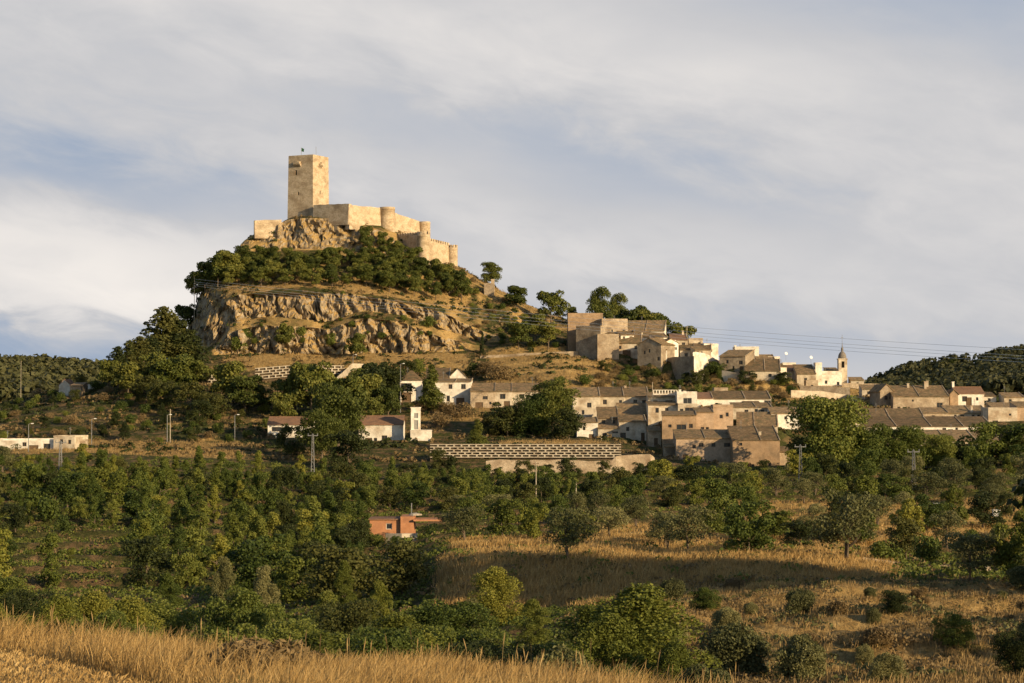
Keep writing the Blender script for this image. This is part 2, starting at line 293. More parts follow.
# ------------------------------------------------------------------ terrain
# each line: distance, then the ground's profile across the view given as (column, row) pairs
LAY = [
 (2,   [(-600, 2000), (1900, 2000)]),
 (8,   [(-600, 850), (1900, 850)]),
 (14,  [(-600, 735), (0, 738), (300, 760), (600, 775), (1024, 790), (1900, 770)]),
 (20,  [(-600, 670), (0, 690), (150, 712), (300, 735), (600, 765), (1024, 775), (1900, 720)]),
 (26,  [(-600, 635), (0, 658), (130, 678), (300, 698), (500, 712), (700, 738), (1024, 745), (1300, 720), (1900, 640)]),
 (31,  [(-600, 625), (0, 643), (130, 655), (300, 673), (500, 686), (600, 695), (700, 712), (1024, 730), (1250, 700), (1900, 600)]),
 (36,  [(-600, 655), (0, 655), (300, 680), (500, 690), (700, 712), (1024, 725), (1250, 690), (1900, 600)]),
 (48,  [(-600, 715), (0, 720), (300, 715), (600, 722), (800, 715), (1024, 708), (1200, 690), (1400, 640), (1900, 560)]),
 (65,  [(-600, 715), (0, 715), (300, 712), (600, 705), (800, 692), (1024, 685), (1200, 660), (1400, 610), (1900, 540)]),
 (85,  [(-600, 690), (0, 690), (300, 690), (450, 680), (600, 672), (800, 660), (950, 655), (1024, 655), (1200, 635), (1400, 600), (1900, 540)]),
 (105, [(-600, 665), (0, 665), (300, 665), (450, 655), (600, 645), (800, 632), (900, 622), (1024, 625), (1200, 610), (1400, 590), (1900, 530)]),
 (130, [(-600, 640), (0, 640), (300, 640), (430, 632), (600, 620), (720, 608), (850, 600), (1024, 602), (1200, 590), (1400, 575), (1900, 520)]),
 (152, [(-600, 622), (0, 622), (300, 622), (420, 617), (500, 612), (600, 606), (720, 585), (850, 580), (1024, 588), (1200, 575), (1400, 560), (1900, 500)]),
 (166, [(-600, 612), (0, 612), (300, 610), (400, 606), (440, 590), (480, 558), (720, 558), (820, 558), (900, 570), (1024, 580), (1200, 540), (1900, 430)]),
 (180, [(-600, 602), (0, 603), (300, 600), (400, 592), (450, 552), (600, 548), (720, 549), (820, 549), (900, 562), (1024, 570), (1200, 540), (1900, 440)]),
 (215, [(-600, 578), (0, 580), (300, 580), (400, 572), (450, 545), (600, 542), (820, 541), (900, 546), (1024, 548), (1900, 450)]),
 (250, [(-600, 555), (0, 560), (300, 560), (400, 550), (450, 536), (600, 532), (820, 530), (1024, 530), (1900, 460)]),
 (300, [(-600, 522), (0, 530), (300, 532), (400, 526), (600, 514), (820, 512), (1024, 510), (1900, 460)]),
 (350, [(-600, 498), (0, 505), (300, 510), (400, 507), (600, 498), (820, 496), (1024, 492), (1900, 460)]),
 (400, [(-600, 472), (0, 478), (300, 488), (400, 488), (600, 483), (820, 482), (1024, 476), (1900, 450)]),
 (432, [(-600, 455), (0, 461), (100, 460), (300, 471), (400, 473), (480, 472), (655, 473), (720, 470), (820, 470), (1024, 463), (1900, 440)]),
 (446, [(-600, 445), (0, 452), (100, 452), (200, 456), (300, 461), (400, 463), (480, 459), (655, 459), (740, 466), (820, 464), (1024, 455), (1900, 430)]),
 (470, [(-600, 432), (0, 446), (100, 445), (200, 445), (260, 448), (330, 447), (430, 443), (600, 441), (650, 446), (700, 450), (780, 452), (900, 448), (1024, 440), (1900, 425)]),
 (500, [(-600, 428), (0, 430), (100, 422), (200, 420), (260, 426), (330, 427), (400, 422), (480, 422), (560, 422), (640, 430), (700, 428), (800, 426), (900, 428), (1024, 424), (1900, 420)]),
 (530, [(-600, 425), (0, 418), (100, 402), (200, 397), (260, 402), (330, 402), (400, 406), (480, 409), (560, 406), (620, 402), (700, 407), (760, 406), (800, 404), (900, 412), (1024, 415), (1900, 415)]),
 (560, [(-600, 420), (0, 408), (60, 397), (120, 383), (200, 380), (255, 384), (330, 380), (400, 386), (480, 388), (560, 377), (600, 388), (650, 394), (700, 392), (780, 392), (850, 400), (900, 404), (1024, 410), (1900, 410)]),
 (590, [(-600, 418), (0, 405), (60, 391), (100, 383), (160, 367), (200, 364), (260, 362), (330, 366), (400, 364), (480, 362), (560, 356), (600, 362), (650, 372), (700, 374), (750, 377), (800, 384), (850, 388), (900, 395), (1024, 404), (1900, 408)]),
 (602, [(-600, 418), (0, 405), (60, 391), (100, 383), (160, 366), (185, 358), (200, 356), (260, 354), (330, 354), (400, 353), (480, 351), (560, 348), (600, 352), (650, 366), (700, 371), (750, 374), (800, 380), (850, 386), (900, 393), (1024, 402), (1900, 408)]),
 (605, [(0, 406), (100, 384), (160, 366), (185, 357), (215, 352), (224, 334), (260, 326), (330, 329), (360, 318), (400, 322), (440, 338), (480, 346), (560, 346), (600, 350), (650, 365), (700, 371), (750, 374), (850, 386), (1024, 402)]),
 (609.5, [(0, 406), (100, 384), (160, 366), (190, 356), (215, 350), (222, 328), (240, 317), (280, 317), (330, 321), (360, 310), (400, 315), (440, 328), (480, 342), (560, 343), (600, 348), (650, 364), (700, 370), (750, 374), (850, 386), (1024, 402)]),
 (611.5, [(0, 406), (100, 385), (160, 368), (195, 356), (212, 346), (222, 305), (232, 294), (300, 294), (345, 292), (400, 303), (440, 312), (480, 331), (520, 342), (560, 342), (600, 346), (650, 362), (700, 370), (750, 374), (850, 386), (1024, 402)]),
 (620, [(0, 406), (100, 388), (160, 372), (192, 354), (203, 330), (212, 298), (225, 287), (300, 286), (345, 285), (400, 296), (440, 304), (480, 318), (520, 337), (560, 340), (600, 343), (650, 358), (700, 368), (750, 374), (850, 386), (1024, 402)]),
 (630, [(0, 408), (100, 392), (160, 378), (188, 354), (197, 310), (206, 287), (240, 280), (330, 277), (400, 284), (440, 295), (480, 306), (520, 324), (560, 334), (600, 334), (650, 352), (700, 366), (750, 376), (850, 386), (1024, 402)]),
 (640, [(0, 410), (100, 396), (160, 384), (187, 345), (195, 290), (215, 276), (240, 264), (300, 266), (350, 266), (400, 270), (440, 282), (480, 292), (500, 300), (530, 315), (560, 326), (600, 330), (650, 346), (700, 366), (750, 378), (850, 388), (1024, 404)]),
 (650, [(0, 412), (100, 400), (160, 390), (187, 360), (197, 300), (215, 272), (240, 252), (300, 250), (350, 248), (400, 258), (440, 272), (460, 278), (480, 284), (500, 294), (530, 310), (560, 322), (600, 327), (650, 343), (700, 366), (750, 380), (850, 390), (1024, 404)]),
 (657, [(0, 413), (100, 402), (170, 385), (200, 320), (220, 278), (240, 244), (252, 234), (268, 230), (286, 219), (315, 218), (345, 218), (360, 224), (385, 232), (400, 244), (420, 262), (457, 268), (480, 281), (500, 292), (530, 308), (560, 322), (600, 327), (650, 345), (700, 367), (750, 382), (1024, 405)]),
 (664, [(0, 415), (100, 405), (170, 395), (205, 330), (225, 285), (240, 255), (252, 236), (275, 228), (286, 217), (315, 216), (345, 216), (380, 224), (400, 235), (420, 252), (440, 262), (457, 266), (480, 280), (500, 291), (530, 308), (600, 330), (650, 350), (700, 370), (1024, 405)]),
 (676, [(0, 417), (100, 410), (190, 390), (220, 320), (240, 270), (255, 245), (286, 218), (330, 216), (380, 222), (400, 230), (420, 240), (440, 258), (457, 266), (480, 282), (500, 293), (600, 336), (700, 376), (1024, 406)]),
 (700, [(0, 420), (190, 415), (240, 330), (286, 250), (330, 235), (400, 245), (457, 282), (500, 310), (600, 352), (700, 386), (1024, 408)]),
 (760, [(0, 425), (240, 420), (330, 360), (457, 380), (600, 395), (1024, 412)]),
 (900, [(-600, 420), (0, 420), (512, 440), (860, 420), (1024, 402), (1900, 380)]),
 (1100,[(-600, 410), (0, 408), (200, 425), (512, 440), (860, 412), (1024, 388), (1900, 340)]),
 (1300,[(-600, 395), (0, 396), (200, 415), (512, 440), (800, 425), (860, 400), (920, 388), (1024, 372), (1900, 310)]),
 (1450,[(-600, 380), (0, 388), (200, 408), (512, 440), (800, 425), (850, 400), (872, 388), (900, 377), (935, 369), (985, 361), (1024, 357), (1300, 340), (1900, 290)]),
 (1650,[(-600, 365), (0, 374), (100, 380), (200, 395), (512, 440), (800, 440), (872, 400), (920, 375), (1024, 360), (1900, 300)]),
 (1850,[(-600, 350), (-50, 366), (0, 368), (50, 369), (100, 374), (160, 385), (300, 420), (512, 440), (900, 420), (1024, 400), (1900, 340)]),
 (2200,[(-600, 380), (0, 390), (200, 410), (512, 440), (1900, 400)]),
 (6000,[(-600, 408), (1900, 408)]),
]
PG = np.arange(-700, 2001, 4.0)
LY = np.array([l[0] for l in LAY], float)
LT = []
for Yl, pts in LAY:
    p = np.array(pts, float); row = np.interp(PG, p[:, 0], p[:, 1])
    sig = 1.5 if 595 < Yl < 700 else 4.0
    k = np.exp(-0.5*(np.arange(-12, 13)/sig)**2); k /= k.sum()
    row = np.convolve(np.pad(row, 12, mode='edge'), k, 'valid')
    LT.append((HY - row) * Yl / F)
LT = np.array(LT)
PADS = []
def ground(px, Y):
    """height of the ground on the ray column px at distance Y (arrays of equal shape)"""
    px = np.asarray(px, float); Y = np.asarray(Y, float); px, Y = np.broadcast_arrays(px, Y)
    fi = np.clip((px - PG[0]) / 4.0, 0, len(PG)-1.001); i = fi.astype(int); t = fi - i
    x = (px - CX) * Y / F; Y0 = Y
    Y = Y + 3.4 * fbm(x/11, x/47, 0, 401, 3) * np.interp(Y, [596, 603, 640, 652], [0, 1, 1, 0])
    j = np.clip(np.searchsorted(LY, Y, 'right') - 1, 0, len(LY)-2); s = np.clip((Y - LY[j]) / (LY[j+1] - LY[j]), 0, 1)
    z = (1-s)*((1-t)*LT[j, i] + t*LT[j, i+1]) + s*((1-t)*LT[j+1, i] + t*LT[j+1, i+1])
    Y = Y0
    amp = np.interp(Y, [0, 20, 60, 90, 150, 200, 440, 600, 700, 900, 3000], [.0, .10, .6, 1.5, 1.2, .5, .5, .6, .6, 2, 2])
    wl = np.interp(Y, [0, 60, 150, 300, 800, 1500], [2.5, 6, 6.5, 11, 16, 60])
    z = z + amp * fbm(x/wl, Y/wl, 0, 3, 4) * 0.8
    # farmed terraces of the valley floor
    f = ((Y + 7*vnoise(x/16, Y/40, 0, 15)) / 13.0) % 1.0
    wgt = np.interp(Y, [66, 80, 140, 150], [0, 1, 1, 0]) * np.interp(px, [540, 640], [0, 1])
    z = z + 1.3 * wgt * (0.5 - np.minimum(f, (1-f)*7))
    f = ((Y + 9*vnoise(x/38, Y/160, 0, 5)) / 23.0) % 1.0
    wgt = np.interp(Y, [178, 195, 415, 430], [0, 1, 1, 0]) * np.interp(px, [-600, 1000, 1300], [1, 1, 0])
    z = z + 1.35 * wgt * (0.5 - np.minimum(f, (1-f)*14 + 0*f))
    wgt = np.interp(Y, [448, 470, 585, 598], [0, 1, 1, 0])
    f2 = ((Y + 5*vnoise(x/30, Y/90, 0, 8)) / 13.0) % 1.0
    z = z + 0.7 * wgt * (0.5 - f2)
    if PADS and Y.max() > 420:
        ws = np.zeros(z.shape); acc = np.zeros(z.shape)
        xa, xb, ya, yb = x.min()-5, x.max()+5, Y.min()-5, Y.max()+5
        for x0, x1, y0, y1, zp in PADS:
            if x1 < xa or x0 > xb or y1 < ya or y0 > yb: continue
            dx = np.maximum(np.maximum(x0-x, x-x1), 0); dy = np.maximum(np.maximum(y0-Y, Y-y1), 0); ds = np.sqrt(dx*dx+dy*dy)
            w = np.clip(1-ds/4.5, 0, 1); w = w*w*(3-2*w); ws = ws+w; acc = acc+w*zp
        sc = 1/np.maximum(1, ws); z = z*(1-ws*sc)+acc*sc
        return z
    return z
def row_of(px, Y): return HY - ground(px, Y) * F / Y
YS = np.concatenate([np.arange(14, 60, .4), np.arange(60, 440, .8), np.arange(440, 720, .5), np.arange(720, 2100, 6)])
def find(px, py, lo=16, hi=2000):
    """nearest distance at which the ground shows at row py in column px"""
    Y = YS[(YS >= lo) & (YS <= hi)]; r = row_of(np.full(len(Y), float(px)), Y)
    vis = np.minimum.accumulate(r); k = np.nonzero(vis <= py)[0]
    return float(Y[k[0]]) if len(k) else float(Y[np.argmin(vis)])
def P(px, py, Y): return Vector(((px-CX)*Y/F, Y, (HY-py)*Y/F))
def G(px, Y, dz=0.0): return Vector(((px-CX)*Y/F, Y, float(ground(px, Y)) + dz))

def build_terrain():
    cols = np.concatenate([np.arange(-600, -40, 16), np.arange(-40, 180, 3.0), np.arange(180, 500, 1.6), np.arange(500, 1060, 3.0), np.arange(1060, 1900, 16)])
    rows = np.concatenate([np.arange(3, 20, 1.0), np.arange(20, 60, .45), np.arange(60, 130, .8), np.arange(130, 200, .6), np.arange(200, 440, 1.1), np.arange(440, 600, 1.3),
                           np.arange(600, 616, .22), np.arange(616, 684, .5), np.arange(684, 800, 5), np.arange(800, 2200, 16), np.arange(2200, 6001, 250)])
    C, R = np.meshgrid(cols, rows); Z = ground(C, R); X = (C - CX) * R / F; Yv = R.copy()
    gy = np.gradient(Z, axis=0) / np.gradient(R, axis=0)
    dX = np.gradient(X, axis=1); gx = np.gradient(Z, axis=1) / np.where(np.abs(dX) < 1e-6, 1e-6, dX)
    sl = np.sqrt(gx**2 + gy**2)
    hill = ((R > 598) & (R < 690)).astype(float)
    w = np.clip((sl - 0.7) / 1.0, 0, 1) * hill
    # rock faces: buttresses, cracks and ledges pushed out of the slope
    def worley(u, v, seed):
        iu, iv = np.floor(u).astype(np.int64), np.floor(v).astype(np.int64); F1 = np.full(u.shape, 9.0); F2 = F1.copy(); ID = np.zeros(u.shape)
        for a in (-1, 0, 1):
            for b in (-1, 0, 1):
                cu, cv = iu+a, iv+b; d = np.hypot(cu+hsh(cu, cv, cv*0, seed)-u, cv+hsh(cu, cv, cv*0, seed+1)-v); near = d < F1
                F2 = np.where(near, F1, np.minimum(F2, d)); ID = np.where(near, hsh(cu, cv, cv*0, seed+2), ID); F1 = np.where(near, d, F1)
        return F1, F2-F1, ID
    wx = X + 2.2*fbm(X/7, Z/7, Yv/20, 44, 3); wz = Z + 1.5*fbm(X/6, Z/6, Yv/20, 45, 3)
    _, c1, i1 = worley(wx/6.5, wz/8.5, 5); _, c2, i2 = worley(wx/2.3 + .25*wz, wz/3.2, 15); _, c3, i3 = worley(wx/1.1, wz/1.3, 25)
    blk = fbm(X/2.4, Z/1.8, Yv/6, 51, 3)
    flu = np.abs(fbm((wx+.35*wz)/3.4, wz/11, 0, 63, 4))*2-.6
    d = w * (2.6*(i1-.35) + 1.7*(i2-.5) + 1.0*(i3-.5) + 2.6*flu + 1.0*blk - 1.5*np.clip(.16-c1, 0, 1)/.16 - .7*np.clip(.14-c2, 0, 1)/.14)
    Yv = Yv - d; X = X + w * 0.5 * blk; Z = Z + w * 0.35*vnoise(X/1.3, Yv, Z/1.3, 71)
    V = np.stack([X, Yv, Z], -1).reshape(-1, 3)
    nr, nc = C.shape; idx = np.arange(nr*nc).reshape(nr, nc)
    Fc = np.stack([idx[:-1, :-1], idx[:-1, 1:], idx[1:, 1:], idx[1:, :-1]], -1).reshape(-1, 4)
    m = terrain_material()
    me = np_mesh('terrain', V, Fc, m, smooth=True)
    wf = (w[:-1, :-1] > .12).ravel(); me.polygons.foreach_set('use_smooth', ~wf)
    # ground cover carried as attributes: bare rock, dry straw, green scrub
    PYr = HY - ground(C, R) * F / R
    att_rock = np.clip((sl - 0.5) / 0.5, 0, 1) * hill
    a = me.attributes.new('rock', 'FLOAT', 'POINT'); a.data.foreach_set('value', att_rock.ravel().astype(np.float32))
    st = straw(C, R)
    a = me.attributes.new('straw', 'FLOAT', 'POINT'); a.data.foreach_set('value', st.ravel().astype(np.float32))
    o = link_mesh('terrain', me); tag(o, 'dry hill country ground with castle hill and terraced valley', kind='structure')
    return o
def inpoly(px, py, poly):
    px = np.asarray(px); py = np.asarray(py); r = np.zeros(px.shape, bool); n = len(poly)
    for i in range(n):
        x1, y1 = poly[i]; x2, y2 = poly[(i+1) % n]
        c = ((y1 > py) != (y2 > py)) & (px < (x2-x1)*(py-y1)/((y2-y1) if y2 != y1 else 1e-9) + x1); r ^= c
    return r
# dry grass clearings, as (near, far, left, right) in distance and column
STRAW_P = [(14, 50, -700, 1400, 1.0), (95, 152, 560, 1060, .75), (150, 182, 430, 900, 1.0), (182, 222, 440, 900, .9), (222, 270, 590, 720, .9), (205, 262, 860, 1060, .95), (262, 330, 700, 1060, .6),
           (60, 95, 500, 1060, .6), (440, 480, 0, 260, .6), (480, 610, 60, 300, .35), (575, 602, 210, 480, .8), (545, 605, 480, 620, 1.0), (614, 640, 210, 480, .8), (500, 545, 400, 520, .6), (530, 590, 690, 900, .7),
           (450, 470, 470, 620, .8), (630, 700, 440, 700, .55)]
def straw(px, Y):
    s = np.full(np.shape(px), 0.22)
    x = (px-CX)*Y/F
    wob = 4*vnoise(x/12, Y/12, 0, 77)
    for y0, y1, a, b, v in STRAW_P:
        e = np.clip(np.minimum(Y+wob-y0, y1-Y-wob)/np.maximum(3, (y1-y0)*.08), 0, 1) * np.clip(np.minimum(px-a, b-px)/18, 0, 1)
        s = np.maximum(s, v*e)
    return s
def terrain_material():
    m = bpy.data.materials.new('terrain'); m.use_nodes = True; nt = m.node_tree; N = nt.nodes; L = nt.links; N.clear()
    tc = N.new('ShaderNodeTexCoord'); vec = tc.outputs['Object']
    def noise(sc, det=6, ro=.6, st=None):
        n = N.new('ShaderNodeTexNoise'); n.inputs['Scale'].default_value = sc; n.inputs['Detail'].default_value = det; n.inputs['Roughness'].default_value = ro
        if st:
            mp = N.new('ShaderNodeMapping'); mp.inputs['Scale'].default_value = st; L.new(vec, mp.inputs[0]); L.new(mp.outputs[0], n.inputs[0])
        else: L.new(vec, n.inputs[0])
        return n.outputs[0]
    def ramp(src, stops):
        r = N.new('ShaderNodeValToRGB'); L.new(src, r.inputs[0]); el = r.color_ramp.elements
        for i, (p, c) in enumerate(stops):
            if i == 0: el[0].position = p; el[0].color = (*c, 1)
            elif i == len(stops)-1: el[-1].position = p; el[-1].color = (*c, 1)
            else: q = el.new(p); q.color = (*c, 1)
        return r.outputs[0]
    def mix(f, a, b):
        x = N.new('ShaderNodeMix'); x.data_type = 'RGBA'; L.new(f, x.inputs[0]); L.new(a, x.inputs[6]); L.new(b, x.inputs[7]); return x.outputs[2]
    def mr(src, a, b, c=0., d=1.):
        x = N.new('ShaderNodeMapRange'); L.new(src, x.inputs[0]); x.inputs[1].default_value = a; x.inputs[2].default_value = b; x.inputs[3].default_value = c; x.inputs[4].default_value = d; return x.outputs[0]
    def mt(op, a, b):
        x = N.new('ShaderNodeMath'); x.operation = op
        for i, v in enumerate((a, b)):
            if isinstance(v, (int, float)): x.inputs[i].default_value = v
            else: L.new(v, x.inputs[i])
        return x.outputs[0]
    def attr(n):
        a = N.new('ShaderNodeAttribute'); a.attribute_name = n; return a.outputs['Fac']
    strawc = ramp(noise(.9, 8, .7), [(.3, (.25, .15, .055)), (.5, (.42, .275, .105)), (.7, (.56, .39, .17))])
    soil = ramp(noise(.6, 7, .65), [(.3, (.12, .075, .04)), (.55, (.21, .135, .065)), (.75, (.32, .21, .10))])
    green = ramp(noise(1.6, 6, .7), [(.3, (.03, .036, .012)), (.6, (.08, .08, .025)), (.75, (.14, .12, .04))])
    low = mix(mr(noise(.35, 6, .65), .40, .52), soil, green)
    sm = mt('ADD', attr('straw'), mt('MULTIPLY', mt('SUBTRACT', noise(.28, 7, .7), .5), 1.6))
    base = mix(mr(sm, .42, .62), low, strawc)
    spots = mr(noise(1.3, 5, .7), .60, .66); base = mix(mt('MULTIPLY', spots, .8), base, green)
    rock = ramp(noise(.8, 10, .72, (1, .5, .5)), [(.34, (.10, .075, .05)), (.45, (.225, .175, .12)), (.55, (.36, .29, .20)), (.70, (.52, .44, .32))])
    geo = N.new('ShaderNodeNewGeometry'); sx = N.new('ShaderNodeSeparateXYZ'); L.new(geo.outputs['Normal'], sx.inputs[0])
    flat = mr(mt('ADD', sx.outputs[2], mt('MULTIPLY', mt('SUBTRACT', noise(.8, 5), .5), .5)), .42, .66)
    rockg = mix(flat, rock, strawc)
    tuft = mr(noise(.9, 5, .7), .58, .66); rockg = mix(mt('MULTIPLY', tuft, .75), rockg, green)
    colr = mix(mr(attr('rock'), .15, .5), base, rockg)
    bs = N.new('ShaderNodeBsdfPrincipled'); L.new(colr, bs.inputs['Base Color']); bs.inputs['Roughness'].default_value = .95; bs.inputs['Specular IOR Level'].default_value = .1
    bp = N.new('ShaderNodeBump'); bp.inputs['Distance'].default_value = .55; bp.inputs['Strength'].default_value = .9; L.new(noise(1.1, 9, .72), bp.inputs['Height']); L.new(bp.outputs[0], bs.inputs['Normal'])
    out = N.new('ShaderNodeOutputMaterial'); L.new(bs.outputs[0], out.inputs[0]); return m

# ------------------------------------------------------------------ castle
def castle():
    root = empty('castle', G(330, 666)); tag(root, 'sandstone castle with tall square keep and crenellated walls on the crag', 'castle')
    o0 = root.location
    def loc(v): return Vector(v) - o0
    def part(mb, name, m, parent=root, smooth=False):
        o = mb.build(name, m, parent, smooth); return o
    # keep: square tower turned 27 degrees
    s = 10.15 
    a = math.radians(27); c0 = P(286.8, 216, 668.0)          # left front corner
    ux = Vector((math.cos(a), -math.sin(a), 0)); uy = Vector((math.sin(a), math.cos(a), 0))
    ztop = P(0, 154.5, 666).z; zb = c0.z - 6
    def kp(u, v, z): return loc(Vector((c0.x, c0.y, 0)) + ux*u + uy*v + Vector((0, 0, z)))
    k = MB()
    ops = [(3.2, P(0,172.5,668).z, .75, 1.7), (4.2, P(0,193.5,668).z, .6, 1.1)]
    def face(mb, org, ud, inw, w, z0, z1, ops, taper=.25):
        us = sorted({0, w} | {round(o[0]-o[2]/2, 3) for o in ops} | {round(o[0]+o[2]/2, 3) for o in ops})
        zs = sorted({z0, z1} | {round(o[1]-o[3]/2, 3) for o in ops} | {round(o[1]+o[3]/2, 3) for o in ops})
        def pt(u, z, d=0):
            tt = (z-z0)/(z1-z0)*taper; uu = tt + u*(w-2*tt)/w
            return org + ud*uu + inw*(d+tt) + Vector((0, 0, z))
        for i in range(len(us)-1):
            for j in range(len(zs)-1):
                um, zm = (us[i]+us[i+1])/2, (zs[j]+zs[j+1])/2
                if any(abs(um-o[0]) < o[2]/2 and abs(zm-o[1]) < o[3]/2 for o in ops): continue
                mb.quad(pt(us[i], zs[j]), pt(us[i+1], zs[j]), pt(us[i+1], zs[j+1]), pt(us[i], zs[j+1]))
        for o in ops:
            a1, a2, b1, b2 = o[0]-o[2]/2, o[0]+o[2]/2, o[1]-o[3]/2, o[1]+o[3]/2; q = .6
            mb.quad(pt(a1,b1), pt(a1,b2), pt(a1,b2,q), pt(a1,b1,q)); mb.quad(pt(a2,b1,q), pt(a2,b2,q), pt(a2,b2), pt(a2,b1))
            mb.quad(pt(a1,b1,q), pt(a2,b1,q), pt(a2,b1), pt(a1,b1)); mb.quad(pt(a1,b2), pt(a2,b2), pt(a2,b2,q), pt(a1,b2,q))
        res = []
        for o in ops:
            a1, a2, b1, b2 = o[0]-o[2]/2, o[0]+o[2]/2, o[1]-o[3]/2, o[1]+o[3]/2
            res.append([pt(a1,b1,.55), pt(a2,b1,.55), pt(a2,b2,.55), pt(a1,b2,.55)])
        return res
    base = loc(Vector((c0.x, c0.y, 0)))
    panes = face(k, base, ux, uy, s, zb, ztop, ops)
    panes += face(k, base+ux*s, uy, -ux, s, zb, ztop, [(4.6, P(0,192,668).z, .45, 1.2)])
    face(k, base+ux*s+uy*s, -ux, -uy, s, zb, ztop, []); face(k, base+uy*s, -uy, ux, s, zb, ztop, [])
    i_ = .25
    k.quad(kp(i_, i_, ztop-.9), kp(s-i_, i_, ztop-.9), kp(s-i_, s-i_, ztop-.9), kp(i_, s-i_, ztop-.9))
    # parapet inside faces
    for (p, q) in (((i_, i_), (s-i_, i_)), ((s-i_, i_), (s-i_, s-i_)), ((s-i_, s-i_), (i_, s-i_)), ((i_, s-i_), (i_, i_))):
        d = Vector((q[0]-p[0], q[1]-p[1], 0)).normalized(); n = Vector((-d.y, d.x, 0)); t = .6
        k.quad(kp(*p, ztop), kp(*q, ztop), kp(q[0]+n.x*t-d.x*t, q[1]+n.y*t-d.y*t, ztop), kp(p[0]+n.x*t+d.x*t, p[1]+n.y*t+d.y*t, ztop))
        k.quad(kp(q[0]+n.x*t-d.x*t, q[1]+n.y*t-d.y*t, ztop), kp(p[0]+n.x*t+d.x*t, p[1]+n.y*t+d.y*t, ztop), kp(p[0]+n.x*t+d.x*t, p[1]+n.y*t+d.y*t, ztop-1), kp(q[0]+n.x*t-d.x*t, q[1]+n.y*t-d.y*t, ztop-1))
    keep = part(k, 'keep', M['castle'])
    for pn in panes:
        w = MB(); w.quad(*pn); part(w, 'window', M['void'], keep)
    # broken machicolation: corbels and stub of a balcony on the front, one on the side
    def corb(u0, u1, z, face_):
        c = MB(); n = int((u1-u0)/.55)
        for i in range(n):
            u = u0 + (i+.5)*(u1-u0)/n
            if face_ == 0: pts = [kp(u-.15, .2, z-.9), kp(u-.15, -.55, z-.1), kp(u-.15, -.55, z+.2), kp(u-.15, .2, z+.2)]; off = ux*.3
            else: pts = [kp(s-.2, u-.15, z-.9), kp(s+.55, u-.15, z-.1), kp(s+.55, u-.15, z+.2), kp(s-.2, u-.15, z+.2)]; off = uy*.3
            c.prism(pts, off)
        for u, h in ((u0+.3, .5), (u0+1.1, 1.0), (u0+1.9, .8)):
            if u+.7 > u1: continue
            if face_ == 0: pts = [kp(u, -.6, z+.2), kp(u+.8, -.6, z+.2), kp(u+.8, -.6, z+.2+h), kp(u, -.6, z+.2+h)]; off = uy*.8
            else: pts = [kp(s+.6, u, z+.2), kp(s+.6, u+.8, z+.2), kp(s+.6, u+.8, z+.2+h), kp(s+.6, u, z+.2+h)]; off = -ux*.8
            c.prism(pts, off)
        part(c, 'machicolation', M['castle'], keep)
    corb(2.4, 5.4, P(0,164.5,668).z, 0); corb(3.4, 5.6, P(0,165.5,668).z, 1)
    for (u, v, h, fl) in ((4.2, 2.0, 2.8, True), (6.5, 7.5, 3.6, False)):
        f = MB(); f.tube([kp(u, v, ztop-1), kp(u, v, ztop+h)], .06, 5); fp = part(f, 'flagpole', M['metal'], keep)
        if fl:
            g = MB(); g.prism([kp(u+.08, v, ztop+h-1.3), kp(u+.9, v+.1, ztop+h-1.5), kp(u+1.0, v+.15, ztop+h-.5), kp(u+.08, v, ztop+h-.1)], (0, .05, .0)); part(g, 'flag', M['flag'], fp)
    # curtain walls
    def wall(p0, p1, t0, t1, drop=7.0, th=1.4, merl=False, name='curtain_wall', m='castle', bat=.5, slits=()):
        (x0, Y0), (x1, Y1) = p0, p1
        A = P(x0, 0, Y0); B = P(x1, 0, Y1); zA = P(0, t0, Y0).z; zB = P(0, t1, Y1).z
        d = Vector((B.x-A.x, B.y-A.y, 0)); Ln = d.length; d.normalize(); n = Vector((d.y, -d.x, 0))   # towards the camera side
        mb = MB(); nseg = max(2, int(Ln/1.5))
        fr = []; bk = []
        for i in range(nseg+1):
            t = i/nseg; q = Vector((A.x, A.y, 0))+d*(Ln*t); z = zA+(zB-zA)*t
            if not merl: z += random.uniform(-.12, .12)
            fr.append((loc(q+n*bat+Vector((0,0,min(zA,zB)-drop))), loc(q+Vector((0,0,z))))); bk.append((loc(q-n*th+Vector((0,0,min(zA,zB)-drop))), loc(q-n*th+Vector((0,0,z)))))
        for i in range(nseg):
            mb.quad(fr[i][0], fr[i+1][0], fr[i+1][1], fr[i][1]); mb.quad(bk[i+1][0], bk[i][0], bk[i][1], bk[i+1][1]); mb.quad(fr[i][1], fr[i+1][1], bk[i+1][1], bk[i][1])
        mb.quad(fr[0][0], fr[0][1], bk[0][1], bk[0][0]); mb.quad(fr[-1][1], fr[-1][0], bk[-1][0], bk[-1][1])
        w = part(mb, name, M[m])
        if merl:
            b = MB(); cnt = int(Ln/1.55)
            for i in range(cnt):
                t0_, t1_ = (i+.2)/cnt, (i+.78)/cnt
                q0, q1 = Vector((A.x, A.y, zA+(zB-zA)*t0_-.03))+d*(Ln*t0_)-n*.05, Vector((A.x, A.y, zA+(zB-zA)*t1_-.03))+d*(Ln*t1_)-n*.05
                up = Vector((0, 0, .95)); b.prism([loc(q0), loc(q1), loc(q1+up), loc(q0+up)], -n*.6)
            part(b, 'battlements', M['castle'], w)
        return w
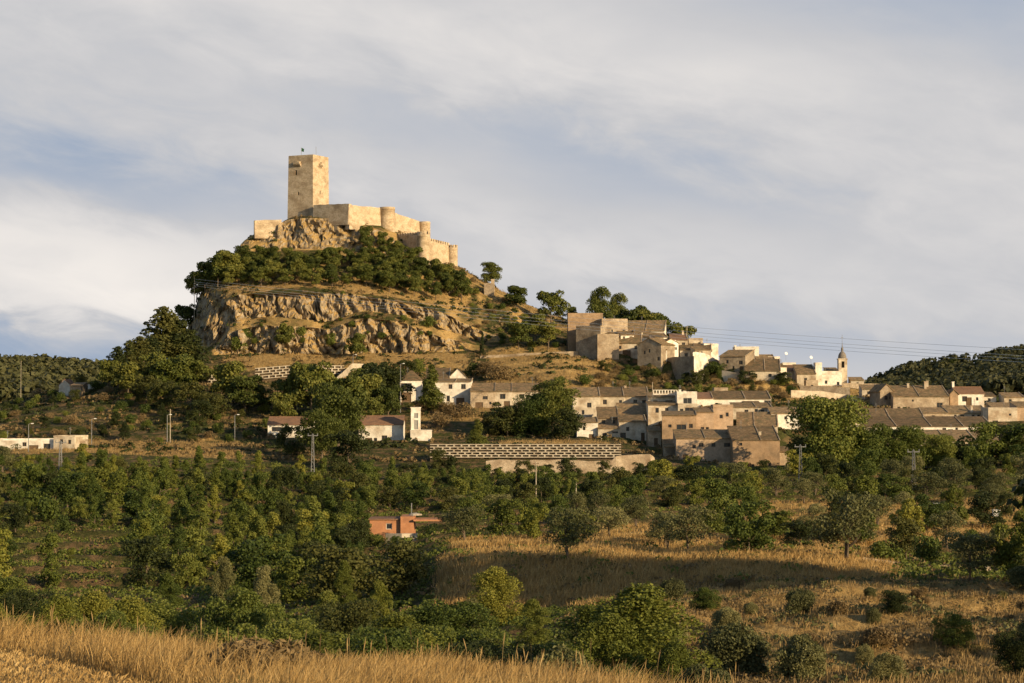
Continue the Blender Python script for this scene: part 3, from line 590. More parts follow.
    def turret(px, Y, rpx, top, base, merl=False, name='turret'):
        c = loc(P(px, 0, Y)); r = rpx*Y/F; zt = P(0, top, Y).z-o0.z; zb_ = P(0, base, Y).z-4-o0.z; mb = MB()
        mb.lathe([(r*1.12, zb_), (r*1.02, zb_+(zt-zb_)*.45), (r, zt-.9), (r*1.03, zt-.8), (r*1.02, zt), (r*.7, zt), (r*.7, zt-.8)], 26, c.x, c.y)
        t = part(mb, name, M['castle'], smooth=False)
        for p in t.data.polygons: p.use_smooth = abs(p.normal.z) < .3
        if merl:
            b = MB()
            for i in range(9):
                a0 = 2*math.pi*i/9; a1 = a0+2*math.pi/9*.6; q = [(math.cos(v)*r*1.01+c.x, math.sin(v)*r*1.01+c.y) for v in (a0, (a0+a1)/2, a1)]
                qi = [(math.cos(v)*r*.72+c.x, math.sin(v)*r*.72+c.y) for v in (a1, (a0+a1)/2, a0)]
                b.prism([(x, y, zt-.05) for x, y in q+qi], (0, 0, .95))
            part(b, 'battlements', M['castle'], t)
    wall((313, 661.5), (348.5, 653), 204.5, 203.0, 7)
    wall((348, 653), (381, 664), 204.5, 207.5, 8)
    turret(387, 665, 7.6, 207, 230)
    wall((393, 667), (421, 683), 212, 221.5, 8)
    turret(424.5, 683, 5.6, 221.5, 238)
    wall((396, 664), (419, 651), 236, 234.5, 9, merl=True)
    turret(423.2, 652, 6.3, 234.2, 262, merl=True)
    wall((429, 654), (450, 668), 240.5, 245.5, 8, merl=True)
    turret(452.5, 668, 5.0, 247.5, 266, merl=True)
    # ruined outer wall at the left end
    w = wall((254, 653.5), (281, 656), 219.8, 219.3, 6, 1.5); w.name = 'ruined_wall'
    b = MB()
    A = loc(P(254, 0, 653.5)); zt = P(0, 221, 653.5).z-o0.z; b.box(A.x, A.x+1.3, A.y+1.6, A.y+9, zt-7, zt); part(b, 'ruined_wall', M['castle'])
    # inner buildings' top edge behind the upper wall
    wall((330, 676), (352, 668), 207, 205, 6)
castle()

# ------------------------------------------------------------------ houses
def facade(mb, org, ud, inw, w, z0, z1, ops, q=.22):
    us = sorted({0.0, w} | {o[0]-o[2]/2 for o in ops} | {o[0]+o[2]/2 for o in ops})
    zs = sorted({z0, z1} | {o[1]-o[3]/2 for o in ops} | {o[1]+o[3]/2 for o in ops})
    pt = lambda u, z, d=0: org + ud*u + inw*d + Vector((0, 0, z))
    for i in range(len(us)-1):
        for j in range(len(zs)-1):
            um, zm = (us[i]+us[i+1])/2, (zs[j]+zs[j+1])/2
            if any(abs(um-o[0]) < o[2]/2 and abs(zm-o[1]) < o[3]/2 for o in ops): continue
            mb.quad(pt(us[i], zs[j]), pt(us[i+1], zs[j]), pt(us[i+1], zs[j+1]), pt(us[i], zs[j+1]))
    for o in ops:
        a1, a2, b1, b2 = o[0]-o[2]/2, o[0]+o[2]/2, o[1]-o[3]/2, o[1]+o[3]/2
        mb.quad(pt(a1,b1), pt(a1,b2), pt(a1,b2,q), pt(a1,b1,q)); mb.quad(pt(a2,b1,q), pt(a2,b2,q), pt(a2,b2), pt(a2,b1))
        mb.quad(pt(a1,b1,q), pt(a2,b1,q), pt(a2,b1), pt(a1,b1)); mb.quad(pt(a1,b2), pt(a2,b2), pt(a2,b2,q), pt(a1,b2,q))
def opening(parent, org, ud, inw, o, kind, mname='frame'):
    """window or door set back in its reveal: frame with a pane or leaf as sub-part"""
    u, z, w, h = o[:4]; pt = lambda a, b, d: org + ud*a + inw*d + Vector((0, 0, b))
    a1, a2, b1, b2 = u-w/2, u+w/2, z-h/2, z+h/2; t = .09
    f = MB()
    for (c, d, e, g) in ((a1, a2, b2-t, b2), (a1, a2, b1, b1+t), (a1, a1+t, b1+t, b2-t), (a2-t, a2, b1+t, b2-t)) + (((u-.035, u+.035, b1+t, b2-t),) if kind == 'window' and w > .9 else ()):
        f.prism([pt(c, e, .12), pt(d, e, .12), pt(d, g, .12), pt(c, g, .12)], inw*.06)
    fo = f.build('window' if kind == 'window' else 'door', M['wood'] if kind != 'window' or mname == 'wood' else M[mname], parent)
    p = MB(); p.quad(pt(a1+t*.5, b1+t*.5, .17), pt(a2-t*.5, b1+t*.5, .17), pt(a2-t*.5, b2-t*.5, .17), pt(a1+t*.5, b2-t*.5, .17))
    p.build('pane' if kind == 'window' else 'door_leaf', M['glass'] if kind == 'window' else (M['void'] if mname == 'void' else M['wood']), fo)

PADQ = []
def house(name, label, Lp, Rp, base, eave, top, Y=None, dep=8.0, roof='shed', wall='cream', win=(), doors=(), yaw=0.0, rm='roof', chim=(), rwin=(), cat='house', over=.35, group=None, shut='frame', lwin=(), ridge=None):
    """Lp, Rp, base, eave: where its front stands in the view; top: row of the roof ridge"""
    shut = 'wood' if shut == 'frame' else shut
    if Y is None: Y = find((Lp+Rp)/2, base, 430, 700)
    k = Y/F; w = (Rp-Lp)*k/max(.5, math.cos(math.radians(yaw))); h = (base-eave)*k
    org = P(Lp, base, Y); root = empty(name, org, -math.radians(yaw)); tag(root, label, cat, group)
    X, Yd = Vector((1,0,0)), Vector((0,1,0)); fz = -4.0
    ops = [(fx*w, fh*h, ww*1.12, hh*1.12) for fx, fh, ww, hh in win]; dps = [(fx*w, hh/2+.02, ww, hh) for fx, ww, hh in doors]
    if h > 2.2 and w > 3.2 and roof != 'hip' and name not in ('ruined_hut', 'stone_building', 'stone_barn', 'ruined_house', 'distant_house'):
        for _ in range(30):
            if len(ops) >= max(2, int(w/2.6)): break
            u, zc, ww, hh = random.uniform(.8, w-.8), h*random.choice((.3, .68, .7)), random.uniform(.6, 1.0), random.uniform(.7, 1.15)
            if zc+hh/2 < h-.25 and zc-hh/2 > .3 and all(abs(u-o[0]) > (ww+o[2])/2+.35 for o in ops+dps): ops.append((u, zc, ww, hh))
    rops = [(fx*dep, fh*h, ww, hh) for fx, fh, ww, hh in rwin]; lops = [(fx*dep, fh*h, ww, hh) for fx, fh, ww, hh in lwin]
    if 430 < Y < 612: PADQ.append((org.x, org.x+w, org.y+.3, org.y+dep, org.z))
    mb = MB()
    facade(mb, Vector((0,0,0)), X, Yd, w, fz, h, ops+dps); facade(mb, Vector((w,0,0)), Yd, -X, dep, fz, h, rops)
    facade(mb, Vector((w,dep,0)), -X, -Yd, w, fz, h, []); facade(mb, Vector((0,dep,0)), -Yd, X, dep, fz, h, lops)
    if roof == 'shed': rY = Y+dep
    elif roof in ('gable', 'hip'): rY = Y+dep/2
    else: rY = Y
    rise = max(.35, (HY-top)*rY/F - (org.z + h)) if roof != 'flat' else max(.25, (eave-top)*k)
    if roof in ('shed', 'gable', 'hip') : rise = min(rise, dep*(.55 if roof == 'shed' else .42))
    if roof == 'gablex': rise = min((eave-top)*k, w*.5)
    rf = MB(); th = .16; ov = over
    if roof == 'shed':
        for x in (0, w): mb.quad(*( [(x,0,h),(x,dep,h),(x,dep,h+rise)] if x else [(x,dep,h),(x,0,h),(x,dep,h+rise)] ))
        mb.quad((w,dep,h),(0,dep,h),(0,dep,h+rise),(w,dep,h+rise))
        s = rise/dep
        rf.prism([(-.15,-ov,h-ov*s+.02),(-.15,dep+.15,h+rise+.15*s+.02),(-.15,dep+.15,h+rise+.15*s+th),(-.15,-ov,h-ov*s+th)], (w+.3,0,0))
    elif roof == 'gable':
        for x in (0, w): mb.quad((x,0,h),(x,dep,h),(x,dep/2,h+rise))
        s = rise/(dep/2)
        rf.prism([(-.2,-ov,h-ov*s+.02),(-.2,dep/2,h+rise+.02),(-.2,dep+ov,h-ov*s+.02),(-.2,dep+ov,h-ov*s+th),(-.2,dep/2,h+rise+th+.03),(-.2,-ov,h-ov*s+th)], (w+.4,0,0))
        rf.tube([(-.2,dep/2,h+rise+th),(w+.2,dep/2,h+rise+th)], .13, 6)
    elif roof == 'gablex':
        for y in (0, dep): mb.quad((0,y,h),(w,y,h),(w/2,y,h+rise))
        s = rise/(w/2)
        rf.prism([(-ov,-.2,h-ov*s+.02),(w/2,-.2,h+rise+.02),(w+ov,-.2,h-ov*s+.02),(w+ov,-.2,h-ov*s+th),(w/2,-.2,h+rise+th+.03),(-ov,-.2,h-ov*s+th)], (0,dep+.4,0))
    elif roof == 'hip':
        e = [(-ov,-ov,h+.02),(w+ov,-ov,h+.02),(w+ov,dep+ov,h+.02),(-ov,dep+ov,h+.02)]; d = min(w, dep)*.45
        r0, r1 = (d, dep/2, h+rise), (max(w-d, d+.1), dep/2, h+rise)
        rf.quad(e[0],e[1],r1,r0); rf.quad(e[1],e[2],r1); rf.quad(e[2],e[3],r0,r1); rf.quad(e[3],e[0],r0); rf.quad(*e[::-1])
    elif roof == 'flat':
        rf.box(-.02,w+.02,-.02,.25,h,h+rise); rf.box(-.02,w+.02,dep-.25,dep+.02,h,h+rise); rf.box(-.02,.25,.25,dep-.25,h,h+rise); rf.box(w-.25,w+.02,.25,dep-.25,h,h+rise); rf.box(.25,w-.25,.25,dep-.25,h-.1,h+.08)
    wo = mb.build('wall', M[wall], root); ro = rf.build('roof' if roof != 'flat' else 'parapet', M[rm if roof != 'flat' else wall], root)
    for o in ops: opening(root, Vector((0,0,0)), X, Yd, o, 'window', shut)
    for o in dps: opening(root, Vector((0,0,0)), X, Yd, o, 'door')
    for o in rops: opening(root, Vector((w,0,0)), Yd, -X, o, 'window', shut)
    for o in lops: opening(root, Vector((0,dep,0)), -Yd, X, o, 'window', shut)
    for fx, fy, ch in chim:
        c = MB(); cx, cy = fx*w, fy*dep; zr = h + (rise*fy if roof == 'shed' else rise*(1-abs(2*fy-1)) if roof == 'gable' else rise*(1-abs(2*fx-1)) if roof == 'gablex' else 0)
        c.box(cx-.3, cx+.3, cy-.3, cy+.3, zr-.5, zr+ch); c.box(cx-.38, cx+.38, cy-.38, cy+.38, zr+ch+.003, zr+ch+.12)
        c.build('chimney', M['white' if wall == 'white' else 'cream'], ro)
    if roof == 'shed' and w > 4:
        s = rise/dep; pm = M['stone' if wall in ('white', 'cream') else 'darkstone']
        for x in [w-.02] + ([w*random.uniform(.42, .6)] if w > 9 else []) + ([w*random.uniform(.2, .3), w*random.uniform(.75, .8)] if w > 22 else []):
            q = MB(); q.prism([(x-.10, -over-.06, h-over*s+th-.02), (x-.10, dep+.1, h+rise+th), (x-.10, dep+.1, h+rise+th+.16), (x-.10, -over-.06, h-over*s+th+.13)], (.20, 0, 0)); q.build('roof_joint', pm, ro)
    if w > 4.5 and random.random() < .5:
        x, y, zt = random.uniform(.2, .8)*w, dep*.75, h + (rise*.75 if roof == 'shed' else rise*.5 if roof != 'flat' else 0); q = MB(); q.tube([(x, y, zt-.2), (x, y, zt+2.2)], .04, 4)
        for dz in (1.6, 1.85, 2.1): q.box(x-.45+dz*.1, x+.45-dz*.1, y-.025, y+.025, zt+dz, zt+dz+.05)
        q.build('aerial', M['metal'], ro)
    return root, w, h

A1, B1 = .8, 1.1
# upper village, climbing to the left under the castle hill
house('ruined_house', 'roofless ruined house with orange stained front, leftmost of the upper village', 568, 603, 345, 321, 313, 603, 9, 'flat', 'ochre', win=[(.3,.55,.7,.9)])
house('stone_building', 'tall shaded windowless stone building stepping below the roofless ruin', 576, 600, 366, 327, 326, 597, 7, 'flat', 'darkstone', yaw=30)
house('stone_house', 'tall pale stone house with lit blank wall in front of big pine pair', 602, 628, 350, 322, 318.5, 600, 9, 'flat', 'stone', yaw=-12)
house('long_house', 'long low house with brown sloping roof on top of the upper village', 626, 664, 348, 331, 321, 606, 9, 'shed', 'white', win=[(.2,.5,.7,.8),(.75,.55,.7,.8)], yaw=8)
house('stone_barn', 'blocky half lit stone barn below the tall pale stone house', 597.5, 619, 362, 335.5, 334, 590, 7, 'flat', 'stone')
house('stone_house', 'cream house with small shed roof and dark arch beneath the long brown roof', 617, 641, 358, 343, 333, 594, 6, 'shed', 'cream', doors=[(.4,2.4,2.3)], yaw=5)
house('village_house', 'bright plastered house between the dark gabled house and long brown roof', 640, 668, 352, 337, 330.5, 599, 7, 'shed', 'white', win=[(.7,.5,.8,.9),(.2,.5,.6,.8)], yaw=-14)
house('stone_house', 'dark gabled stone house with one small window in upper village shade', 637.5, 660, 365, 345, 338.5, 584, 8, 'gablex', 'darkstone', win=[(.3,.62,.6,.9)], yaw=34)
house('village_house', 'narrow cream house with blank lit gable beside the dark gabled house', 664, 679, 360, 343, 339, 585, 9, 'gablex', 'white', yaw=-24)
house('village_house', 'small white house with red brown roof and rooftop tank near skyline', 671, 688, 352, 340, 334, 598, 7, 'shed', 'cream', win=[(.3,.5,.6,.7)], rm='redroof', chim=[(.8,.8,1.3)])
house('village_house', 'low house with brown roof and two dark windows above the curved bright wall', 680, 711, 362, 350, 344, 592, 8, 'shed', 'cream', win=[(.2,.6,.9,.9),(.75,.6,1.1,.9)], yaw=5)
house('village_house', 'tall bright plastered house catching sun beside the two window house', 704, 719, 362, 345.5, 343.5, 597, 6, 'flat', 'white', yaw=-22, win=[(.5,.7,.6,.8)])
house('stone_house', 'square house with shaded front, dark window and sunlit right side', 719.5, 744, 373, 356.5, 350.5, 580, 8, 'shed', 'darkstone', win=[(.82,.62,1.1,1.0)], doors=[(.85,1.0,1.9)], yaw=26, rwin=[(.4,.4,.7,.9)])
house('village_house', 'long white house on the skyline behind the square shaded front house', 735, 759, 362, 348.5, 346.5, 601, 6, 'flat', 'white', win=[(.7,.5,.6,.7)], chim=[(.05,.5,.9)])
house('village_house', 'house with broad brown roof and plain grey cream front above dark bush', 745, 780, 380, 371, 359.5, 572, 11, 'shed', 'cream', win=[(.3,.5,.8,.9),(.7,.5,.8,.9)], yaw=6)
house('village_house', 'low house with red brown roof left of the white stair tower house', 778, 797, 381, 371, 365.5, 590, 8, 'shed', 'cream', yaw=3, rm='redroof')
house('village_house', 'cream house with small window and brown roof under the church end of village', 797, 816, 387, 374, 365, 583, 8, 'shed', 'cream', win=[(.45,.55,.8,1.0)])
house('village_house', 'thin tall whitewashed stair tower house at the church end', 815.5, 822, 386, 363.5, 362.5, 586, 4, 'flat', 'white')
house('village_house', 'wide whitewashed house directly left of the church bell tower', 822, 842, 388, 375, 371, 592, 8, 'flat', 'white', win=[(.2,.45,.7,.9),(.8,.35,.7,.9)], chim=[(.2,.6,1.0)])
house('village_house', 'stone fronted house between stair tower house and bell tower, a little higher', 826, 838, 378, 370.5, 368, 600, 5, 'shed', 'stone')
house('village_house', 'small whitewashed lean-to wedged before the narrow cream gable', 655, 667, 361, 350, 346, 582, 4, 'shed', 'white', win=[(.5,.5,.6,.7)])
house('village_house', 'small cream box house behind the house with two dark windows', 689, 703, 350, 340.5, 338, 604, 6, 'flat', 'cream', win=[(.4,.5,.6,.7)])
house('village_house', 'little stone shed on the wall left of the square shaded front house', 707, 718, 372, 362, 360, 583, 4, 'shed', 'stone', doors=[(.4,.8,1.7)])
house('village_house', 'upper brown roofed house between white skyline house and red brown roof', 757, 775, 366, 360, 355, 597, 6, 'shed', 'stone')
house('village_house', 'tiny white skyline house above the red brown roof of church end', 783, 796, 372, 364, 362.5, 603, 5, 'flat', 'white', win=[(.5,.5,.6,.6)])
house('village_house', 'flat stone house stub at the near side of the stair tower house', 806, 818, 391, 381, 380, 574, 4, 'flat', 'stone', win=[(.5,.5,.6,.6)])
house('village_house', 'narrow brown roofed shed left of the tall ochre house', 648, 661, 446, 431, 427, 473, 6, 'shed', 'stone', doors=[(.6,.9,1.9)])
house('village_house', 'small stone shed with open front between ochre house and rubble wall', 664, 677, 463, 447, 444, 458, 4, 'shed', 'darkstone', doors=[(.5,1.4,1.8)])
house('village_house', 'white end wall house peeping over the broad brown roof barn', 745, 760, 411, 404, 401, 503, 5, 'shed', 'white')
house('village_house', 'low tiled outhouse at the right side of the front brick house', 779.5, 790, 468, 452, 447, 452, 7, 'shed', 'stone')
house('village_house', 'pale walled house left of long white strip barn', 846, 862, 434, 422, 417, 492, 7, 'shed', 'cream', win=[(.5,.5,.8,.9)])
house('village_house', 'small mossy roofed house above upper long barn at its right end', 923, 948, 421, 413, 408, 519, 7, 'shed', 'stone', win=[(.4,.5,.8,.8)])
house('village_house', 'tiny cream hut at the foot of the tall pale stone house', 606, 617, 345, 336, 332.5, 593, 4, 'shed', 'cream', win=[(.5,.5,.6,.7)], yaw=-12)
house('village_house', 'low white house with tan roof under left end of the long brown roof', 621, 634, 345, 335, 331.5, 596, 4, 'shed', 'white', yaw=-14)
house('village_house', 'blank cream block jutting below the middle of the long brown roof', 634, 643, 345, 333.5, 332.5, 600, 4, 'flat', 'cream', yaw=-18)
house('village_house', 'small white lean-to squeezed right of the dark gabled house top', 655, 664, 346, 337.5, 335, 594, 4, 'shed', 'white', yaw=-20)
house('village_house', 'tiny white block under the red brown roof with rooftop tank', 668, 676, 350, 341, 340, 594, 4, 'flat', 'white', yaw=-16)
house('village_house', 'little house with sunlit side stepping down before the tall bright plastered house', 695, 706, 359, 350, 347, 588, 4, 'shed', 'cream', yaw=-16)
house('village_house', 'white lean-to at the sunlit side of the square shaded front house', 741, 749, 368, 359, 356, 583, 4, 'shed', 'white', yaw=-20)
house('village_house', 'pale block above the broad brown roof, left of the skyline dishes', 768, 780, 364, 358, 356.5, 600, 5, 'flat', 'white', win=[(.5,.5,.6,.7)])
house('village_house', 'narrow white house on the right of the broad brown roof', 779, 787, 378, 367, 364, 578, 5, 'shed', 'white', yaw=-14)
house('village_house', 'small tan roofed house on brow right of bell tower', 851, 864, 387, 380.5, 377.5, 594, 5, 'shed', 'cream', win=[(.5,.5,.6,.7)])
house('village_house', 'low roofed cottage left of the darker gabled farm wing', 862, 878, 397, 389, 385, 556, 5, 'shed', 'cream', win=[(.4,.5,.7,.8)])
house('village_house', 'second small house behind the pinkish roofed house at right', 982, 996, 403, 396.5, 392.5, 556, 6, 'shed', 'white', win=[(.5,.5,.7,.8)])
house('village_house', 'tan roofed house on the right edge above the pinkish house', 1004, 1024, 404, 397.5, 393, 552, 6, 'shed', 'cream', win=[(.3,.5,.7,.8)])
house('village_house', 'house front with two windows right of the bright white house', 796, 812, 425, 413, 408, 494, 6, 'shed', 'cream', win=[(.3,.5,.8,.9),(.7,.5,.8,.9)])
def curved_wall():
    # bright curved retaining wall of the upper village
    mb = MB(); pts = []
    for i in range(15):
        t = i/14; px = 693+t*26; Y = 574+6*math.sin(t*math.pi*.5)+t*6; pts.append((P(px, 0, Y), P(0, 352+10*t-3*math.sin(t*math.pi), Y).z, P(0, 376, Y).z-2))
    for (a, za, ba), (b, zb, bb) in zip(pts, pts[1:]):
        mb.quad((a.x,a.y,ba),(b.x,b.y,bb),(b.x,b.y,zb),(a.x,a.y,za)); mb.quad((a.x,a.y,za),(b.x,b.y,zb),(b.x+.3,b.y+.8,zb),(a.x+.3,a.y+.8,za)); mb.quad((b.x+.3,b.y+.8,bb),(a.x+.3,a.y+.8,ba),(a.x+.3,a.y+.8,za),(b.x+.3,b.y+.8,zb))
    a, za, ba = pts[0]; mb.quad((a.x,a.y,ba),(a.x,a.y,za),(a.x+.3,a.y+.8,za),(a.x+.3,a.y+.8,ba)); a, za, ba = pts[-1]; mb.quad((a.x,a.y,ba),(a.x+.3,a.y+.8,ba),(a.x+.3,a.y+.8,za),(a.x,a.y,za))
    tag(mb.build('retaining_wall', M['white']), 'bright curved plastered wall under the upper village houses', 'wall')
curved_wall()
def strip_wall(label, pts, th=.6, m='stone', name='stone_wall', drop=2.0, merl=0):
    """wall along (column, distance, top row, bottom row) points"""
    mb = MB(); q = []
    for px, Y, t, b in pts: q.append((P(px, t, Y), P(px, b, Y).z - drop))
    fine = []
    for (a, za), (b, zb) in zip(q, q[1:]):
        n = max(1, int((b-a).length/1.2))
        for i in range(n):
            p = a.lerp(b, i/n); fine.append((p + Vector((0, 0, .12*fbm(p.x/2, p.y/2, 0, 9, 2))), za+(zb-za)*i/n))
    fine.append(q[-1])
    for (a, za), (b, zb) in zip(fine, fine[1:]):
        mb.quad((a.x,a.y,za),(b.x,b.y,zb),b,a); mb.quad(a,b,(b.x,b.y+th,b.z),(a.x,a.y+th,a.z)); mb.quad((b.x,b.y+th,zb),(a.x,a.y+th,za),(a.x,a.y+th,a.z),(b.x,b.y+th,b.z))
    for k, s in ((0, 1), (-1, -1)):
        a, za = fine[k]; r = [(a.x,a.y,za),tuple(a),(a.x,a.y+th,a.z),(a.x,a.y+th,za)]; mb.quad(*r[::s])
    return tag(mb.build(name, M[m]), label, 'wall')
strip_wall('shaded stone wall below the dark gabled house, left of the curved bright wall', [(660, 586, 358, 374), (694, 572, 356, 378)], m='darkstone')
strip_wall('low cream garden wall below the square shaded front house', [(722, 574, 370, 377), (745, 570, 374, 380)], m='cream')
strip_wall('low stone wall crossing the orange slope left of the upper village', [(480, 594, 356, 362), (530, 594, 353, 360), (578, 596, 351, 358)], m='darkstone')
strip_wall('long pale stone wall from the church end down to the gabled farmhouse', [(791, 546, 390, 404), (820, 549, 391, 408), (850, 553, 395, 410), (896, 558, 401, 412)], m='cream', th=.8)
strip_wall('flat topped stone wall on the brow right of the bell tower', [(842, 590, 383, 392), (862, 590, 383.5, 393), (882, 592, 384, 395)], m='stone')
strip_wall('broken pale rubble wall on slope above the lower rooftops', [(800, 560, 385.5, 390), (850, 556, 387.5, 393)], m='stone')
strip_wall('long rough stone retaining wall at the foot of the white lattice wall', [(486, 430, 461, 474), (500, 430, 459.5, 474), (530, 430, 460.5, 474), (560, 430, 459.5, 474), (590, 430, 461, 474), (612, 430, 460, 474), (616, 430, 456, 473), (640, 431, 454.5, 473), (650, 431, 454, 473), (654, 434, 457, 473), (656, 436, 464, 473)], m='stone', th=1.0)

# lower rows
house('white_house', 'white villa with tiled hip roof half behind a conifer, left end', 400, 421, 402, 380.5, 370.5, 535, 10, 'hip', 'white', win=[(.3,.68,2.6,2.0)], doors=[(.3,2.6,2.6)], shut='wood')
house('white_house', 'white gabled house behind the street villa and conifer', 449, 466.5, 396, 377.5, 368, 546, 10, 'gablex', 'white', yaw=0)
house('village_house', 'roof wing with brown tiles joining the white gabled house', 426, 449.5, 396, 378, 368.5, 545, 8, 'shed', 'white')
house('village_house', 'white two storey house with four dark openings right of the conifer', 433, 471, 405, 382, 379, 531, 8, 'shed', 'white', win=[(.46,.80,.9,1.1),(.80,.80,1.1,1.2),(.40,.28,.8,1.4)], doors=[(.72,2.2,1.9)], yaw=2)
for i, (a, b, lab, wn, dr) in enumerate([(470.5, 495, 'first terraced house right of the white two storey house, brown roof', [(.6,.62,1.2,.8)], [(.35,2.0,1.5)]),
      (495, 512, 'narrow terraced house with a garage door, second of the brown roofed row', [(.45,.70,1.3,1.2)], [(.7,1.6,1.8)]),
      (512, 545, 'third house of the brown roofed row, partly behind the big dark trees', [(.3,.70,1.1,1.1),(.75,.7,1.1,1.1)], [(.25,1.4,1.8)])]):
    house('terraced_house', lab, a, b, 408, 391.5, 383.5, 527+.2*i, 9, 'shed', 'cream' if i else 'stone', win=wn, doors=dr, group='row houses along the upper street')
house('village_house', 'end house with a single small window right of the big dark trees', 573, 600, 419, 396.5, 388, 505, 9, 'shed', 'cream', win=[(.6,.62,1.0,1.1)], yaw=0)
house('village_house', 'house with two small windows and brown roof above the shaded courtyard roof', 600, 624, 416, 396.5, 387.5, 511, 9, 'shed', 'cream', win=[(.2,.72,.9,1.1),(.95-.1,.72,.7,.9)])
house('village_house', 'house of the upper row with roof joint chimney left of rooftop terrace', 624, 649, 416, 396.5, 387.5, 511.3, 9, 'shed', 'cream', win=[(.45,.72,.9,1.1),(.8,.74,.9,.7)], chim=[(.12,.9,.6)])
house('village_house', 'low dark roofed shed in shadow under the two window house', 598, 618.5, 430, 418, 407.5, 492, 8, 'shed', 'darkstone')
house('village_house', 'dark courtyard roof falling in shade left of the tall cream house', 618, 648, 424, 415, 403.5, 498, 8, 'shed', 'darkstone')
house('white_house', 'small white house with lean-to and pergola above right end of lattice wall', 577, 598, 442, 422.5, 418, 482, 7, 'shed', 'white', doors=[(.68,1.2,1.9)])
house('village_house', 'tiny white house with one square window between two lean-to roofs', 598, 619.5, 441, 428.5, 425, 481, 6, 'shed', 'cream', win=[(.3,.45,.9,1.1),(.8,.7,1.2,.4)])
house('village_house', 'pale gabled cottage with small dark door and window beside rubble slope', 619, 646, 441, 421.5, 415.5, 484, 7, 'shed', 'cream', win=[(.32,.62,.7,.9),(.15,.3,1.2,1.1)], doors=[(.88,.9,2.0)])
house('village_house', 'house with two square windows and balcony strip beneath the rooftop terrace', 648, 678, 424, 405, 402, 494, 8, 'shed', 'cream', win=[(.3,.72,.75,1.1),(.62,.72,.75,1.1)])
house('village_house', 'dark roofed house with wide dark eaves under the white rooftop railing', 648, 677, 406, 397, 393, 503, 6, 'shed', 'cream', win=[(.25,.4,1.0,.8),(.72,.4,1.6,.9)])
house('white_house', 'small white penthouse box with one shuttered window among brown roofs', 677, 697, 412, 394, 391.5, 497, 6, 'flat', 'white', win=[(.52,.62,1.9,1.3)], shut='shut', chim=[(.2,.6,1.0),(.45,.7,.7)])
house('village_house', 'dim recessed house with large dark window below the white penthouse box', 678, 697, 424, 405, 403.5, 492, 5, 'flat', 'cream', win=[(.6,.72,2.0,1.2)], shut='wood')
house('tall_house', 'tall ochre house with large brown shuttered window facing the valley', 662, 696, 448, 415.5, 411.5, 470, 9, 'shed', 'ochre', win=[(.56,.58,2.0,2.0)], yaw=4, shut='wood')
house('village_house', 'orange plastered house right of the tall ochre house', 695.5, 713.5, 436, 412.5, 408, 476, 7, 'shed', 'pink', yaw=0)
house('village_house', 'pinkish house with one small window, right of the orange plastered house', 713, 733, 432, 407, 404.5, 481, 6, 'flat', 'pink', win=[(.4,.62,.7,.8)])
house('village_house', 'short reddish roofed house tucked right of the white penthouse box', 697, 713, 405, 398.5, 393, 505, 6, 'shed', 'white', rm='redroof')
house('long_house', 'long brown roofed house with white wall strip and two dark openings', 711, 771, 406, 399, 391.5, 507, 8, 'shed', 'white', win=[(.56,.4,1.3,.8),(.94,.4,1.5,1.3)])
house('village_house', 'small stone hut on the bank above the long brown roofed house', 714, 728, 395, 389, 387.5, 525, 5, 'flat', 'stone')
house('village_house', 'cream walled house under a thin brown roof, right of rooftop satellite dishes', 733, 772, 419, 407.5, 403, 496, 7, 'shed', 'cream')
house('village_house', 'broad brown roof barn above the front brick house', 737, 777, 430, 426, 412.5, 481, 10, 'shed', 'cream', yaw=6)
house('white_house', 'bright white house behind the brown roof barn, left of the great tree', 771, 801, 428, 413.5, 407.5, 488, 7, 'shed', 'white', win=[(.7,.25,1.0,.6)])
house('village_house', 'low ochre house with dark patio roof left of the front brick house', 676, 732.5, 465, 438.5, 430, 455, 9, 'shed', 'pink', win=[(.44,.76,.95,.8),(.66,.76,.8,.8),(.9,.76,1.3,.8)], doors=[(.16,1.1,2.4)])
house('brick_house', 'square brick fronted house with stone doorway, foremost of the village', 732.5, 779.5, 472, 440.5, 426.5, 450, 11, 'shed', 'ochre', win=[(.17,.88,.6,.6),(.30,.16,.7,1.3),(.78,.25,.6,.8),(.42,.18,.6,.9)], doors=[(.33,1.1,2.1)], chim=[(.62,.35,.8)], over=.2)
house('village_house', 'brown roofed house end peeking out left of the great tree', 784, 801, 432, 416, 407.5, 490, 8, 'shed', 'white')
# right hand end of the village
house('farmhouse', 'gabled farmhouse with long brown roof and tall white chimneys, right part', 893, 949, 417, 396.5, 386, 538, 9, 'shed', 'stone', win=[(.1,.42,.7,.8),(.42,.35,1.0,.9),(.54,.2,1.0,.8),(.83,.58,1.4,1.2),(.35,.8,.5,.5)], doors=[(.87,.9,1.3)], yaw=0, chim=[(.36,.8,1.2),(.66,.7,2.0),(.72,.9,1.6)])
house('farmhouse', 'darker gabled wing with blank side at the left end of the farmhouse', 880, 893.5, 412, 391, 384.5, 541, 8, 'gablex', 'darkstone', yaw=-10)
house('white_house', 'white house with pinkish tiled roof standing alone before the wooded hill', 956, 984, 407, 393.5, 387.5, 545, 9, 'gable', 'white', rm='redroof', win=[(.3,.6,1.2,1.3),(.75,.6,.6,.8)], doors=[(.45,1.6,2.6)], chim=[(.02,.5,1.5)])
house('village_house', 'side wall house left of the pinkish roof, lit ochre plaster', 950, 958, 407, 394, 389, 541, 7, 'gablex', 'ochre')
house('village_house', 'low house with mossy brown roof and chimney below the pinkish roofed house', 948, 988, 422, 413.5, 406, 520, 8, 'shed', 'cream', win=[(.35,.6,.9,.9)], doors=[(.9,.8,1.4)], chim=[(.62,.2,1.5)])
